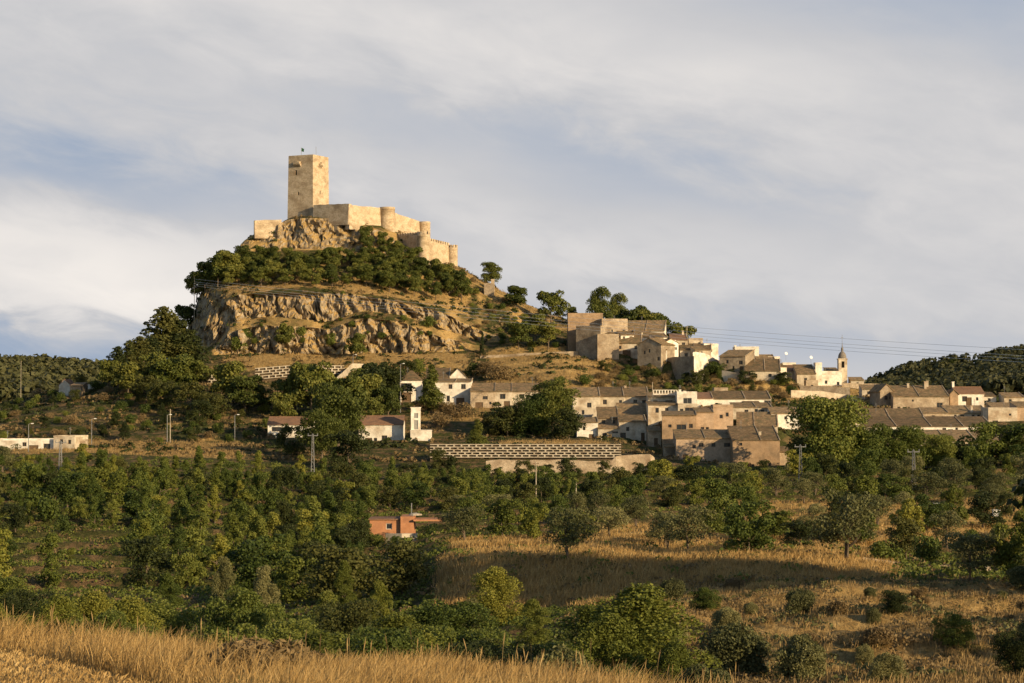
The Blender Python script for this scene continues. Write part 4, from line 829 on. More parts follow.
house('village_house', 'flat fronted cream house with one dark window near the right edge', 988, 1017, 427, 410.5, 407.5, 512, 8, 'flat', 'cream', win=[(.24,.25,1.3,1.1),(.75,.75,.6,.5)])
house('village_house', 'pinkish house cut by the right edge of the village', 1017, 1045, 428, 407, 402, 515, 8, 'shed', 'pink', win=[(.4,.6,.9,1.0)])
house('village_house', 'low brown roofed house behind the flat fronted cream house', 992, 1022, 412, 408, 403, 532, 7, 'shed', 'stone')
house('long_barn', 'upper long barn with dark brown roof above the white strip barn', 856, 925, 426, 421, 409, 505, 11, 'shed', 'cream', yaw=3)
house('long_barn', 'long barn with white wall strip and small dark window over the trees', 861, 992, 436, 426.5, 417, 491, 10, 'shed', 'white', win=[(.68,.5,1.1,.9),(.12,.5,.3,.6)])
house('long_barn', 'lowest long barn with brown roof and patched cream wall behind the trees', 885, 1001, 456, 441, 430.5, 474, 10, 'shed', 'cream', win=[(.62,.82,.9,.8),(.82,.8,.7,.7)])
house('village_house', 'roadside shed with pale wall in tree shade near the right edge', 985, 1020, 462, 449, 444, 465, 6, 'shed', 'cream')
# below the cliff, left
house('white_house', 'white house with dark roof left of the electricity tower building', 359, 403, 447, 424.5, 416.5, 480, 9, 'gable', 'white', win=[(.58,.35,1.2,1.6),(.88,.22,1.0,.8),(.6,.12,1.6,.8)], doors=[(.22,1.7,2.2)], rm='redroof')
house('white_house', 'white house with verandah behind pines, left of the black pylon', 268, 313, 448, 424.5, 417.5, 486, 9, 'gable', 'white', win=[(.2,.8,2.2,1.0),(.85,.5,1.6,2.0),(.55,.3,1.0,1.0)], doors=[(.3,2.2,2.2)], rm='redroof')
house('roadside_building', 'low long white building with garage door on the left terrace', -12, 54, 453, 440.5, 439, 458, 8, 'flat', 'white', win=[(.90,.5,1.4,1.3)], doors=[(.70,2.2,1.8)])
house('roadside_building', 'sunlit plastered block at the right end of the long white building', 54, 76, 452, 437, 435.5, 457, 8, 'flat', 'cream', yaw=10)
house('roadside_building', 'short stub wall building with slope, right of the sunlit plastered block', 75, 84, 452, 441, 439.5, 459, 5, 'flat', 'stone')
house('distant_house', 'distant dark house with red gable on left ridge', 59, 70, 396, 385, 379, None, 8, 'gablex', 'white', rm='redroof', cat='house')
house('distant_house', 'distant shaded grey house right of the red gable on left ridge', 70, 81, 396, 386, 383, None, 8, 'shed', 'darkstone')
house('distant_house', 'tiny bright white distant house at the tree edge of left ridge', 88, 94, 389, 385, 384, None, 5, 'flat', 'white')
house('ruined_hut', 'small pale ruined hut among pines on the slope below the castle walls', 445, 451, 309, 300, 299, 628, 3, 'flat', 'stone')
house('ruined_hut', 'broken pale stone ruin under the lone skyline pine', 484, 494, 297, 285, 283, 640, 4, 'flat', 'darkstone')
house('ruined_hut', 'upright lit stone stub beside the broken ruin under the skyline pine', 491, 494.5, 296, 280, 279, 646, 2, 'flat', 'stone')

def bell_tower():
    Y = 596; r = empty('bell_tower', P(843, 386, Y)); tag(r, 'slim church bell tower with grey dome, lantern and thin spire', 'bell tower')
    k = Y/F; h = (386-359.5)*k; w = 8.6*k; X, Yd = Vector((1,0,0)), Vector((0,1,0)); a = 0
    mb = MB(); o = Vector((-w/2, 0, 0)); op = [(w/2, h-1.5, .9, 1.9)]
    facade(mb, o, X, Yd, w, -3, h, op, .5); facade(mb, o+X*w, Yd, -X, w, -3, h, op, .5); facade(mb, o+X*w+Yd*w, -X, -Yd, w, -3, h, op, .5); facade(mb, o+Yd*w, -Yd, X, w, -3, h, op, .5)
    mb.box(-w/2-.15, w/2+.15, -.15, w+.15, h, h+.3); mb.build('belfry', M['cream'], r)
    i = MB(); i.box(-w/2+.52, w/2-.52, .52, w-.52, h-2.8, h-.05); i.build('bell_opening', M['void'], r)
    d = MB(); R_ = w/2*.98; c = w/2
    d.lathe([(R_, h+.303), (R_, h+.5), (R_*.96, h+1.1), (R_*.8, h+1.7), (R_*.5, h+2.2), (R_*.28, h+2.45), (R_*.28, h+3.1), (R_*.34, h+3.15), (R_*.12, h+3.7), (.05, h+5.2)], 14, 0, c)
    dm = d.build('dome', M['lead'], r, True); s = MB(); s.tube([(0, c, h+5.1), (0, c, h+7.4)], .05, 5); s.box(-.4, .4, c-.03, c+.03, h+6.5, h+6.6); s.build('spire', M['metal'], dm)
bell_tower()

def transformer_tower():
    Y = 476; r = empty('electricity_tower_building', P(411, 446, Y)); tag(r, 'narrow white electricity tower building with annexe beside the white house', 'tower'); k = Y/F
    X, Yd = Vector((1,0,0)), Vector((0,1,0))
    mb = MB(); w, h = 9.2*k, 38*k; facade(mb, Vector((0,0,0)), X, Yd, w, -3, h, [(w*.55, h*.80, 1.0, 1.2), (w*.55, h*.56, 1.0, 2.2)], .15); facade(mb, Vector((w,0,0)), Yd, -X, w, -3, h, []); facade(mb, Vector((w,w,0)), -X, -Yd, w, -3, h, []); facade(mb, Vector((0,w,0)), -Yd, X, w, -3, h, [])
    mb.quad((0,0,h),(w,0,h),(w,w,h),(0,w,h)); mb.build('shaft', M['white'], r)
    c = MB(); c.box(-.12, w+.12, -.12, w+.12, h+.003, h+.2); c.build('cornice', M['white'], r)
    for z, hh in ((.80, 1.2), (.56, 2.2)):
        l = MB(); l.quad((w*.55-.48, .14, h*z-hh/2+.02), (w*.55+.48, .14, h*z-hh/2+.02), (w*.55+.48, .14, h*z+hh/2-.02), (w*.55-.48, .14, h*z+hh/2-.02)); l.build('louvre', M['shut'], r)
    b = MB(); bw, bh = 20.5*k, 15.5*k; facade(b, Vector((0,-2.2,0)), X, Yd, bw, -3, bh, [], .2); facade(b, Vector((bw,-2.2,0)), Yd, -X, 5, -3, bh, [(2.5, 1.15, .9, 2.0)], .2); facade(b, Vector((bw,2.8,0)), -X, -Yd, bw, -3, bh, []); facade(b, Vector((0,2.8,0)), -Yd, X, 5, -3, bh, [])
    b.box(-.1, bw+.1, -2.3, -.003, bh, bh+.15); b.box(w+.003, bw+.1, 0, 2.9, bh, bh+.15); b.build('annexe', M['white'], r)
    opening(r, Vector((bw,-2.2,0)), Yd, -X, (2.5, 1.15, .9, 2.0), 'door')
transformer_tower()

def lattice_wall(label, pts, rows=5, rh=.72, pitch=1.9):
    """precast crib wall: staggered stretchers and headers with soil pockets behind"""
    A = P(*pts[0]); B = P(*pts[1]); r = empty('lattice_wall', A); tag(r, label, 'wall'); d = B-A; Ln = Vector((d.x, d.y, 0)).length; u = Vector((d.x, d.y, 0)).normalized(); n = Vector((u.y, -u.x, 0)); sl = d.z/Ln
    f = MB()
    def bar(s0, s1, z0, z1, d0, d1):
        p = [u*s0+Vector((0,0,z0+sl*s0)), u*s1+Vector((0,0,z0+sl*s1)), u*s1+Vector((0,0,z1+sl*s1)), u*s0+Vector((0,0,z1+sl*s0))]
        f.prism([q+n*d0 for q in p], -n*(d0-d1)*1)
    for i in range(rows+1):
        lean = -i*.12; bar(0, Ln, i*rh, i*rh+.19, lean+.0, lean-.3)
        if i < rows:
            cnt = int(Ln/pitch)
            for j in range(cnt+1):
                s = (j + (.5 if i % 2 else 0))*pitch
                s += random.uniform(-.14, .14)
                if s < 0 or s+.55 > Ln or random.random() < .05: continue
                bar(s, s+.36, i*rh+.193, (i+1)*rh-.003, lean+.02, lean-.35)
    f.build('concrete_lattice', M['concrete'], r)
    bk = MB(); p = [n*-.35+Vector((0,0,-3)), u*Ln+n*-.35+Vector((0,0,-3+sl*Ln)), u*Ln+n*(-.4-rows*.12)+Vector((0,0,rows*rh+.2+sl*Ln)), n*(-.4-rows*.12)+Vector((0,0,rows*rh+.2))]
    bk.prism(p, -n*1.5); bk.build('backfill', M['soil'], r)
M['soil'] = mat('dark_backfill_soil', [(.07,.05,.03), (.12,.085,.05)], 1.5, bump=.1)
lattice_wall('long white concrete lattice retaining wall above the orchard', [(430, 457.5, 446), (621, 457.5, 444)], 5, .56, 1.7)
lattice_wall('short white lattice wall on bare terrace below the cliff, left piece', [(255, 379.5, 561), (297, 376, 563)], 4, .75)
lattice_wall('upper lattice wall piece beside the light stair ramp below the cliff', [(316, 374, 568), (345, 374, 572)], 3, .75)
lattice_wall('small isolated lattice panel between pines at the left shoulder', [(208, 386, 556), (218, 386, 556)], 4, .75, 1.5)
strip_wall('light stair ramp wall climbing beneath the cliff foot', [(337, 556, 377, 381), (344, 566, 371, 377), (352, 578, 363.5, 370), (372, 582, 364, 368)], th=2.2, m='concrete', name='stair_ramp')

def brick_hut():
    Y = 262; k = Y/F; r = empty('brick_hut', P(370, 535, Y)); tag(r, 'small orange brick hut with flat roof and long awning among valley trees', 'hut')
    X, Yd = Vector((1,0,0)), Vector((0,1,0)); zf = 1*k
    def bx(name, x0, x1, y0, y1, z0, z1, m, par=r):
        b = MB(); b.box(x0, x1, y0, y1, z0, z1); return b.build(name, m, par)
    w1, w2, h = 31*k, 44*k, 17*k
    mb = MB(); op = [(w1*.62, zf+(h-zf)*.5, .8, .8)]
    facade(mb, Vector((0,0,0)), X, Yd, w1, -2, h-.2, op, .15); facade(mb, Vector((0,5,0)), -Yd, X, 5, -2, h-.2, []); facade(mb, Vector((w2,5,0)), -X, -Yd, w2, -2, h-.2, [])
    # taller sunlit block
    facade(mb, Vector((w1,-.5,0)), X, Yd, w2-w1, -2, h+.25, [], .15); facade(mb, Vector((w2,-.5,0)), Yd, -X, 5.5, -2, h+.25, []); facade(mb, Vector((w1,0,0)), -Yd, X, .5, -2, h+.25, [])
    mb.quad((w1,-.5,h+.25),(w2,-.5,h+.25),(w2,5,h+.25),(w1,5,h+.25)); mb.quad((w1,5,h-.2),(w1,0,h-.2),(w1,0,h+.25),(w1,5,h+.25))
    mb.build('wall', M['brick'], r); opening(r, Vector((0,0,0)), X, Yd, op[0], 'window')
    bx('roof', -.15, w1-.003, -.2, 5.1, h-.197, h-.05, M['redroof'])
    bx('awning', w2+.003, w2+30*k, -1.0, 3.5, h-.32, h-.1, M['brick'])
    for x in (w2+15*k, w2+31*k): b = MB(); b.tube([(x, -.8, -1), (x, -.8, h-.15)], .06, 5); b.build('post', M['wood'], r)
    b = MB(); b.tube([(w2*.93, 2, h), (w2*.93, 2, h+1.9)], .07, 6); b.build('flue', M['metal'], r)
    b = MB(); b.lathe([(.9, h+.26), (.8, h+.45), (.1, h+.6)], 10, w2+.1, 2.5); b.build('vent_cover', M['concrete'], r)
    return r
brick_hut()
strip_wall('rough pale stone wall under the orange brick hut', [(386, 257, 533, 545), (402, 256, 533.5, 545), (418, 257, 533, 545)], m='concrete', th=.5)

PADS += PADQ
build_terrain()

# ------------------------------------------------------------------ vegetation builders
def leaf_cloud(blobs, n, size, seed, flat=.55, under=.3, elong=1.0):
    """leaf faces spread through and over a set of ellipsoid clumps, leaning with the clump surface"""
    r = np.random.default_rng(seed); B = np.array(blobs, float)      # cx cy cz rx ry rz
    vol = (B[:, 3]*B[:, 4]*B[:, 5])**(2/3); k = r.choice(len(B), n, p=vol/vol.sum())
    d = r.normal(size=(n, 3)); d /= np.linalg.norm(d, axis=1)[:, None]
    low = d[:, 2] < -.35; d[low & (r.random(n) > under), 2] *= -1
    rad = 1 - np.abs(r.normal(size=n))*.22; rad = np.clip(rad, .25, 1.05)*(1 + .13*vnoise(d[:, 0]*3+k, d[:, 1]*3, d[:, 2]*3, seed))
    c = B[k, :3] + d*B[k, 3:6]*rad[:, None]
    nrm = d*flat/B[k, 3:6]*B[k, 3:6].mean(1)[:, None] + r.normal(size=(n, 3))*(1-flat)*.9; nrm /= np.linalg.norm(nrm, axis=1)[:, None]
    a = np.cross(nrm, r.normal(size=(n, 3))); a /= np.linalg.norm(a, axis=1)[:, None]; b = np.cross(nrm, a)
    s = size*r.uniform(.6, 1.35, n)[:, None]; a = a*s*.5*elong; b = b*s*.5
    V = np.stack([c-a, c-b*.9, c+a, c+b*.9], 1).reshape(-1, 3)
    return V, np.arange(4*n).reshape(n, 4)
def trunk_mesh(name, H, r0, limbs, seed, lean=.12, forks=1):
    r = random.Random(seed); mb = MB()
    for f in range(forks):
        a = r.uniform(0, 6.28); q = []
        for i in range(6):
            t = i/5; q.append((math.cos(a)*lean*H*t*(1+f)+r.uniform(-.03, .03)*H*t, math.sin(a)*lean*H*t*(1+f)+r.uniform(-.03, .03)*H*t, H*t*.9-.3*(1-t)))
        mb.tube(q, [r0*(1.15-.85*i/5) for i in range(6)], 6)
        for l in range(limbs):
            i = r.choice((2, 3, 4)); p = Vector(q[i]); b = r.uniform(0, 6.28); Ln = H*r.uniform(.25, .45)
            mb.tube([p, p+Vector((math.cos(b)*Ln*.5, math.sin(b)*Ln*.5, Ln*.3)), p+Vector((math.cos(b)*Ln*.9, math.sin(b)*Ln*.9, Ln*.75))], [r0*.5, r0*.32, r0*.12], 5)
    return mb.mesh(name, M['bark'])
PROTO = {}
def proto(key, H, Wd, nleaf, size, matk, nblob, trunk, lowest, seed, shape='round', flat=.55, forks=1, r0=None, elong=1.0, tight=1.0):
    """H height, Wd width in metres; crown clumps between lowest*H and H"""
    r = random.Random(seed*13+5); bl = []
    for i in range(nblob):
        t = (i+.5)/nblob; a = r.uniform(0, 6.28)
        if shape == 'pine':      # rounded umbrella, layered clumps
            zz = lowest + (1-lowest)*(.25+.62*r.random()); e = math.sqrt(max(.05, 1-((zz-lowest)/(1-lowest)-.35)**2*1.6)); rr = Wd/2*e*r.uniform(.15, .75); s = Wd*r.uniform(.16, .26); bl.append((math.cos(a)*rr, math.sin(a)*rr, zz*H, s, s, s*.62))
        elif shape == 'cone':
            zz = lowest + (1-lowest)*t; e = (1-t)**.75; rr = Wd/2*e*r.uniform(.2, .65); s = Wd*(.12+.2*e)*r.uniform(.8, 1.1); bl.append((math.cos(a)*rr, math.sin(a)*rr, zz*H*.97, s, s, s*.8))
        elif shape == 'column':
            zz = lowest + (1-lowest)*t; rr = Wd*.12; s = Wd*.36*(1.1-.6*t); bl.append((math.cos(a)*rr, math.sin(a)*rr, zz*H*.94, s, s, H/nblob*1.0))
        elif shape == 'bush':
            rr = Wd/2*r.uniform(.05, .62); zz = H*(lowest+(1-lowest)*r.uniform(.2, .75)*(1-.5*(rr/(Wd/2))**2)); s = Wd*r.uniform(.17, .27); bl.append((math.cos(a)*rr, math.sin(a)*rr, zz, s, s, min(s, H*.3)))
        else:
            zz = lowest + (1-lowest)*r.uniform(.15, .85); e = math.sqrt(max(.08, 1-(2*(zz-lowest)/(1-lowest)-1)**2*.8)); rr = Wd/2*e*r.uniform(.1, .72); s = Wd*r.uniform(.15, .25); bl.append((math.cos(a)*rr, math.sin(a)*rr, zz*H, s, s, s*.85))
    if shape == 'oval':
        bl = []
        for i in range(nblob):
            t = (i+.5)/nblob; zz = lowest+(1-lowest)*t*.97; a = r.uniform(0, 6.28); e = math.sin(math.pi*min(1, (.12+.86*t)))**.6*(1.1-.45*t); rr = Wd/2*e*r.uniform(.1, .8); q = Wd*r.uniform(.16, .27); bl.append((math.cos(a)*rr, math.sin(a)*rr, zz*H, q, q, q*1.25))
    bl = [(x, y, z, a*tight, b*tight, c*tight) for x, y, z, a, b, c in bl]
    V, Fc = leaf_cloud(bl, nleaf, size, seed, flat, elong=elong)
    # tree height and width come out as asked for
    lo, hi = np.percentile(V, .5, 0), np.percentile(V, 99.5, 0); V[:, 2] = (V[:, 2]-lo[2])/(hi[2]-lo[2])*(H*(1-lowest)) + lowest*H; V[:, :2] *= Wd/max(hi[0]-lo[0], hi[1]-lo[1])
    cr = np_mesh('crown', V, Fc, M[matk])
    tr = trunk_mesh('trunk', H*max(.5, min(.85, lowest+.45)), r0 or H*.022, 3, seed, .08, forks) if trunk else None
    PROTO.setdefault(key, []).append((H, Wd, cr, tr))
for s in range(6): proto('pine', 8, 6.6, 4600, .30, 'pine', 24, True, .28, 100+s, 'pine', tight=.72)
for s in range(3): proto('bigpine', 12, 10, 12000, .28, 'pine', 44, True, .22, 110+s, 'pine', r0=.3, tight=.7)
for s in range(3): proto('conifer', 9, 5.5, 6500, .26, 'pine', 30, True, .10, 120+s, 'cone', tight=.8)
for s in range(2): proto('cypress', 6, 1.4, 1600, .2, 'dark', 8, True, .03, 130+s, 'column')
for s in range(6): proto('broad', 5, 4.8, 5200, .17, 'green', 30, True, .10, 140+s, 'round', tight=.66)
for s in range(4): proto('darkbroad', 5, 5.0, 5200, .17, 'dark', 30, True, .08, 150+s, 'round', tight=.66)
for s in range(4): proto('lime', 4.5, 4.2, 4600, .16, 'yellow', 28, True, .10, 160+s, 'round', tight=.62)
for s in range(5): proto('upright', 6, 3.0, 4200, .16, 'green', 26, True, .08, 260+s, 'oval', tight=.62)
for s in range(3): proto('uprightlime', 6, 2.8, 3800, .16, 'yellow', 24, True, .12, 270+s, 'oval', tight=.58)
for s in range(4): proto('almond', 4.8, 5.2, 4300, .14, 'olive', 30, True, .26, 170+s, 'round', forks=2, r0=.13, tight=.6)
for s in range(3): proto('great', 14, 16, 26000, .34, 'green', 95, True, .04, 180+s, 'round', r0=.4, tight=.66)
for s in range(4): proto('shrub', 1.8, 2.4, 1700, .13, 'green', 14, False, .0, 190+s, 'bush')
for s in range(3): proto('dryshrub', 1.3, 2.2, 1400, .10, 'dry', 14, False, .0, 200+s, 'bush')
for s in range(3): proto('nearolive', 2.2, 2.5, 20000, .055, 'olive', 46, True, .02, 210+s, 'bush', flat=.35, r0=.05, elong=1.7, tight=.72)
for s in range(3): proto('nearbush', 3.2, 3.4, 26000, .062, 'yellow', 70, True, .02, 220+s, 'oval', flat=.35, r0=.06, tight=.46)
for s in range(3): proto('neardark', 3.0, 4.0, 24000, .064, ['green', 'dark', 'green'][s], 60, True, .0, 230+s, 'round', flat=.35, r0=.06, tight=.5)
for s in range(3): proto('neartall', 5.0, 2.8, 24000, .066, ['green', 'olive', 'yellow'][s], 60, True, .05, 280+s, 'oval', flat=.35, r0=.07, tight=.48)
for s in range(3): proto('darkpine', 8, 6.0, 4600, .28, 'dark', 26, True, .2, 290+s, 'cone', tight=.75)
for s in range(2): proto('neardry', 1.0, 1.6, 5200, .055, 'dry', 24, False, .0, 240+s, 'bush', flat=.2, elong=2.6)
for s in range(2): proto('poplar', 9, 3.0, 4400, .16, 'green', 22, True, .35, 250+s, 'oval', r0=.14, tight=.6)

NAMES = {'pine': 'pine_tree', 'bigpine': 'pine_tree', 'conifer': 'conifer', 'cypress': 'cypress', 'broad': 'broadleaf_tree', 'darkbroad': 'broadleaf_tree', 'lime': 'fruit_tree', 'almond': 'almond_tree',
         'great': 'broadleaf_tree', 'shrub': 'shrub', 'dryshrub': 'dry_shrub', 'nearolive': 'olive_bush', 'nearbush': 'leafy_bush', 'neardark': 'leafy_bush', 'neardry': 'dry_shrub', 'poplar': 'slender_tree', 'upright': 'upright_tree', 'neartall': 'leafy_bush', 'darkpine': 'pine_tree', 'uprightlime': 'upright_tree'}
CATS = {'pine': 'pine tree', 'darkpine': 'pine tree', 'neartall': 'bush', 'bigpine': 'pine tree', 'conifer': 'conifer', 'cypress': 'cypress', 'shrub': 'shrub', 'dryshrub': 'shrub', 'nearolive': 'bush', 'nearbush': 'bush', 'neardark': 'bush', 'neardry': 'shrub'}
ADJ = {'darkpine': 'dark pointed pine', 'neartall': 'tall upright bush', 'pine': 'dark green rounded pine', 'bigpine': 'large dark pine', 'conifer': 'dense pointed conifer', 'cypress': 'thin dark cypress', 'broad': 'mid green leafy tree', 'darkbroad': 'deep green leafy tree', 'lime': 'yellow green fruit tree',
       'almond': 'grey green open almond tree', 'great': 'huge spreading leafy tree', 'shrub': 'low green shrub', 'dryshrub': 'low brown dry shrub', 'nearolive': 'rounded grey green bush', 'nearbush': 'bright yellow green bush',
       'neardark': 'mid green bush', 'neardry': 'brown twiggy shrub', 'poplar': 'tall slender tree', 'upright': 'narrow upright green tree', 'uprightlime': 'narrow yellow green tree'}
PLANTS = []
def plant(key, px, Y, H, label=None, region=None, wf=1.0, sink=.1):
    h0, w0, cr, tr = random.choice(PROTO[key]); s = H/h0
    r = empty(NAMES[key], G(px, Y, -sink*s), random.uniform(0, 6.28)); r.scale = (s*wf, s*wf, s)
    c = link_mesh('crown', cr, r)
    if tr: link_mesh('trunk', tr, r)
    r['category'] = CATS.get(key, 'tree')
    if label: r['label'] = label
    PLANTS.append((r, key, px, float(row_of(px, Y)), Y, H, label, region))
    return r
def at_px(key, px, base, top, label=None, region=None, wf=1.0, lo=16, hi=2000):
    Y = find(px, base, lo, hi); return plant(key, px, Y, (base-top)*Y/F, label, region, wf)
TAKEN = []
def scatter(region, poly, n, kinds, hr, lo, hi, gap=.55, maxtry=40, avoid=()):
    """fill a stretch of ground with plants that keep their distance; poly is in view columns and rows, turned into ground positions"""
    xs = [p[0] for p in poly]; ys = [p[1] for p in poly]; c = 0; keys = list(kinds); ws = list(kinds.values())
    for _ in range(n*maxtry):
        if c >= n: break
        px, py = random.uniform(min(xs), max(xs)), random.uniform(min(ys), max(ys))
        if not inpoly(np.array(px), np.array(py), poly): continue
        if any(a[0] < px < a[2] and a[1] < py < a[3] for a in avoid): continue
        Y = find(px, py, lo, hi)
        if Y <= lo+1 or Y >= hi-1: continue
        key = random.choices(keys, ws)[0]; h0, w0 = PROTO[key][0][:2]; H = random.uniform(*hr)*(.6 if key in ('shrub', 'dryshrub') else 1)
        rx = w0*H/h0*F/Y*gap; ok = all(((px-a)/(rx+ra))**2 + ((py-b)/((rx+ra)*.36))**2 > 1 for a, b, ra in TAKEN)
        if not ok: continue
        TAKEN.append((px, py, rx)); plant(key, px, Y, H, None, region, random.uniform(.85, 1.2)); c += 1

# ---- castle hill pines
PB = dict(lo=605, hi=664)
scatter('pine belt below the castle tower', [(196, 286), (235, 269), (262, 264), (335, 267), (335, 288), (240, 288)], 40, {'pine': 1}, (4.6, 7.4), 614, 651, .40)
scatter('pine belt below the turreted walls', [(335, 264), (400, 265), (440, 276), (462, 284), (468, 304), (440, 302), (400, 294), (335, 288)], 38, {'pine': 1}, (4.6, 7.2), 614, 655, .42)
scatter('thicket against the castle crag', [(362, 244), (378, 244), (400, 258), (362, 258)], 5, {'pine': 1}, (5, 7), 640, 664, .45)
for px, b, t, k in ((186, 312, 279, 'pine'), (196, 300, 272, 'pine'), (205, 292, 262, 'pine'), (217, 287, 255, 'pine'), (226, 285, 250, 'pine')):
    at_px(k, px, b, t, None, 'left brow of the cliff', 1.0, 620, 660)
at_px('bigpine', 492, 287, 262, 'lone umbrella pine on the skyline right of the castle', lo=630, hi=700, wf=1.15)
for px, b, t, l in ((516, 312, 286, 'bushy pine below the lone umbrella pine, on the ridge'), (551, 326, 291, 'dark double topped pine on the ridge above power lines'),
      (535, 342, 314, 'shaded pine on slope under the power lines, left of pair'), (548, 350, 322, 'shaded pine beside the ruined village end, lower'), (519, 350, 322, 'shaded pine at foot of the ridge slope'),
      (572, 318, 303, 'small round pine left of the roofless ruin')):
    at_px('pine', px, b, t, l, wf=1.1, lo=600, hi=690)
at_px('bigpine', 600, 330, 287, 'tall umbrella pine rising behind the roofless ruin, left of pair', lo=615, hi=690, wf=.8)
at_px('bigpine', 618, 328, 289, 'tall umbrella pine rising behind the stone house, right of pair', lo=618, hi=690, wf=.75)
for px, t, l in ((634, 306, 'round pine between the tall pair and the long brown roof'), (645, 309, 'small pine behind middle of the long brown roof'), (666, 314, 'wide pine crown behind right end of the long brown roof'), (681, 325, 'low pine behind chimneys at the right of long brown roof')):
    Y = 622; plant('pine', px, Y, (HY-t)*Y/F - float(ground(px, Y)), l, wf=1.0)
for px, b, t in ((238, 352, 338), (284, 350, 324), (356, 362, 336), (246, 338, 328), (330, 345, 333), (428, 328, 316), (300, 338, 328)):
    at_px('pine' if t-b < -15 else 'shrub', px, b, t, None, 'ledges and foot of cliff', 1.0, 596, 625)
at_px('cypress', 482, 354, 332, 'single thin cypress at the right foot of the cliff', lo=590, hi=640)
scatter('cliff face and bench', [(228, 345), (240, 305), (350, 300), (480, 335), (470, 350), (300, 348)], 26, {'shrub': 3, 'dryshrub': 2}, (1.6, 3.2), 598, 622, .6)
scatter('scrub slope right of cliff', [(470, 305), (520, 320), (560, 345), (560, 350), (485, 345), (465, 320)], 16, {'shrub': 2, 'dryshrub': 1}, (2, 3.4), 600, 660, .5)
scatter('ridge from castle to village', [(455, 275), (500, 290), (560, 318), (560, 330), (500, 320), (462, 300)], 14, {'shrub': 2, 'dryshrub': 1, 'pine': .6}, (2, 3.6), 615, 690, .5)
# ---- left shoulder
for px, b, t, k in ((118, 388, 347, 'darkpine'), (129, 386, 341, 'darkpine'), (140, 385, 337, 'darkpine'), (151, 380, 337, 'darkpine'), (163, 375, 309, 'darkpine'), (172, 374, 316, 'darkpine'), (181, 374, 322, 'darkpine'), (191, 372, 330, 'darkpine'), (108, 392, 362, 'pine'), (128, 398, 362, 'pine'),
                    (155, 392, 352, 'pine'), (170, 398, 360, 'lime'), (182, 396, 354, 'pine'), (198, 394, 362, 'pine'), (146, 404, 376, 'darkbroad'), (163, 410, 380, 'darkbroad'), (190, 412, 382, 'darkbroad'), (232, 408, 364, 'pine'),
                    (222, 398, 370, 'pine'), (245, 414, 376, 'pine'), (215, 420, 392, 'darkbroad'), (200, 424, 400, 'darkbroad'), (262, 412, 384, 'pine')):
    at_px(k, px, b, t, None, 'left shoulder under the cliff', 1.1, 480, 640)
for px, b, t, k in ((296, 416, 366, 'pine'), (312, 420, 362, 'pine'), (330, 418, 370, 'pine'), (345, 424, 376, 'pine'), (368, 416, 374, 'pine'), (374, 412, 366, 'darkbroad'), (387, 408, 364, 'darkbroad'), (376, 398, 364, 'broad'), (362, 395, 368, 'broad'),
                    (388, 420, 386, 'pine'), (406, 380, 360, 'darkbroad'), (418, 376, 360, 'broad'), (372, 425, 396, 'pine'), (352, 412, 382, 'darkbroad'), (284, 424, 392, 'pine')):
    at_px(k, px, b, t, None, 'grove below upper lattice walls', 1.1, 484, 600)
at_px('bigpine', 338, 450, 384, 'big dark tree standing before the two white houses under the cliff', wf=.95, lo=440, hi=520)
at_px('bigpine', 322, 462, 410, 'dark tree beside the black pylon, left of the white house', wf=.95, lo=440, hi=520)
at_px('darkbroad', 292, 456, 424, 'small dark tree hiding the verandah house front', lo=440, hi=520)
at_px('darkbroad', 350, 470, 430, 'dark leafy tree below the big dark tree', wf=1.3, lo=430, hi=520)
at_px('conifer', 431, 404, 356, 'tall conifer in front of the white villa street', wf=.95, lo=480, hi=520)
at_px('bigpine', 553, 436, 382, 'tallest of the big dark trees before the brown roofed row', wf=1.0, lo=450, hi=505)
at_px('great', 533, 436, 393, 'broad dark tree left of the tallest one before the brown roofed row', wf=.8, lo=450, hi=505)
at_px('darkbroad', 508, 436, 402, 'lower leafy tree hiding the garage row house', wf=1.2, lo=450, hi=505)
at_px('darkbroad', 491, 436, 412, 'leftmost low leafy tree before the brown roofed row', wf=1.2, lo=450, hi=505)
at_px('darkbroad', 569, 440, 408, 'dark leafy tree touching the end house with one window', wf=1.1, lo=450, hi=505)
at_px('conifer', 477, 450, 420, 'small bright conifer standing above the white lattice wall', wf=1.2, lo=440, hi=505)
for px, b, t, k in ((448, 415, 401, 'dryshrub'), (462, 420, 404, 'dryshrub'), (475, 400, 386, 'shrub'), (440, 425, 412, 'dryshrub'), (585, 385, 374, 'shrub'), (487, 376, 362, 'dryshrub'), (500, 380, 364, 'dryshrub'), (474, 374, 362, 'shrub'), (420, 412, 402, 'dryshrub'), (560, 384, 376, 'shrub')):
    at_px(k, px, b, t, None, 'bank behind white villa street', 1.1, 470, 610)
scatter('shaded bank under upper village', [(600, 366), (660, 374), (760, 380), (800, 392), (790, 402), (700, 394), (640, 392), (600, 390)], 60, {'dryshrub': 3, 'shrub': 2, 'darkbroad': 2}, (2.4, 4.4), 515, 600, .5)
at_px('darkbroad', 783, 386, 372, 'dense dark bush before the broad brown roof at the church end', wf=1.3, lo=540, hi=590)
at_px('shrub', 715, 374, 362, 'green bush on top of the curved bright wall', wf=1.4, lo=560, hi=600)
scatter('bare brown slope at left', [(20, 400), (100, 386), (260, 400), (300, 430), (260, 445), (100, 445), (0, 440)], 72, {'dryshrub': 3, 'shrub': 3, 'darkbroad': 1.5, 'darkpine': 1}, (2.0, 4.6), 440, 640, .5)
scatter('left ridge edge', [(0, 410), (60, 392), (110, 386), (60, 402), (0, 425)], 12, {'darkbroad': 2, 'shrub': 1}, (3, 5), 500, 660, .5)
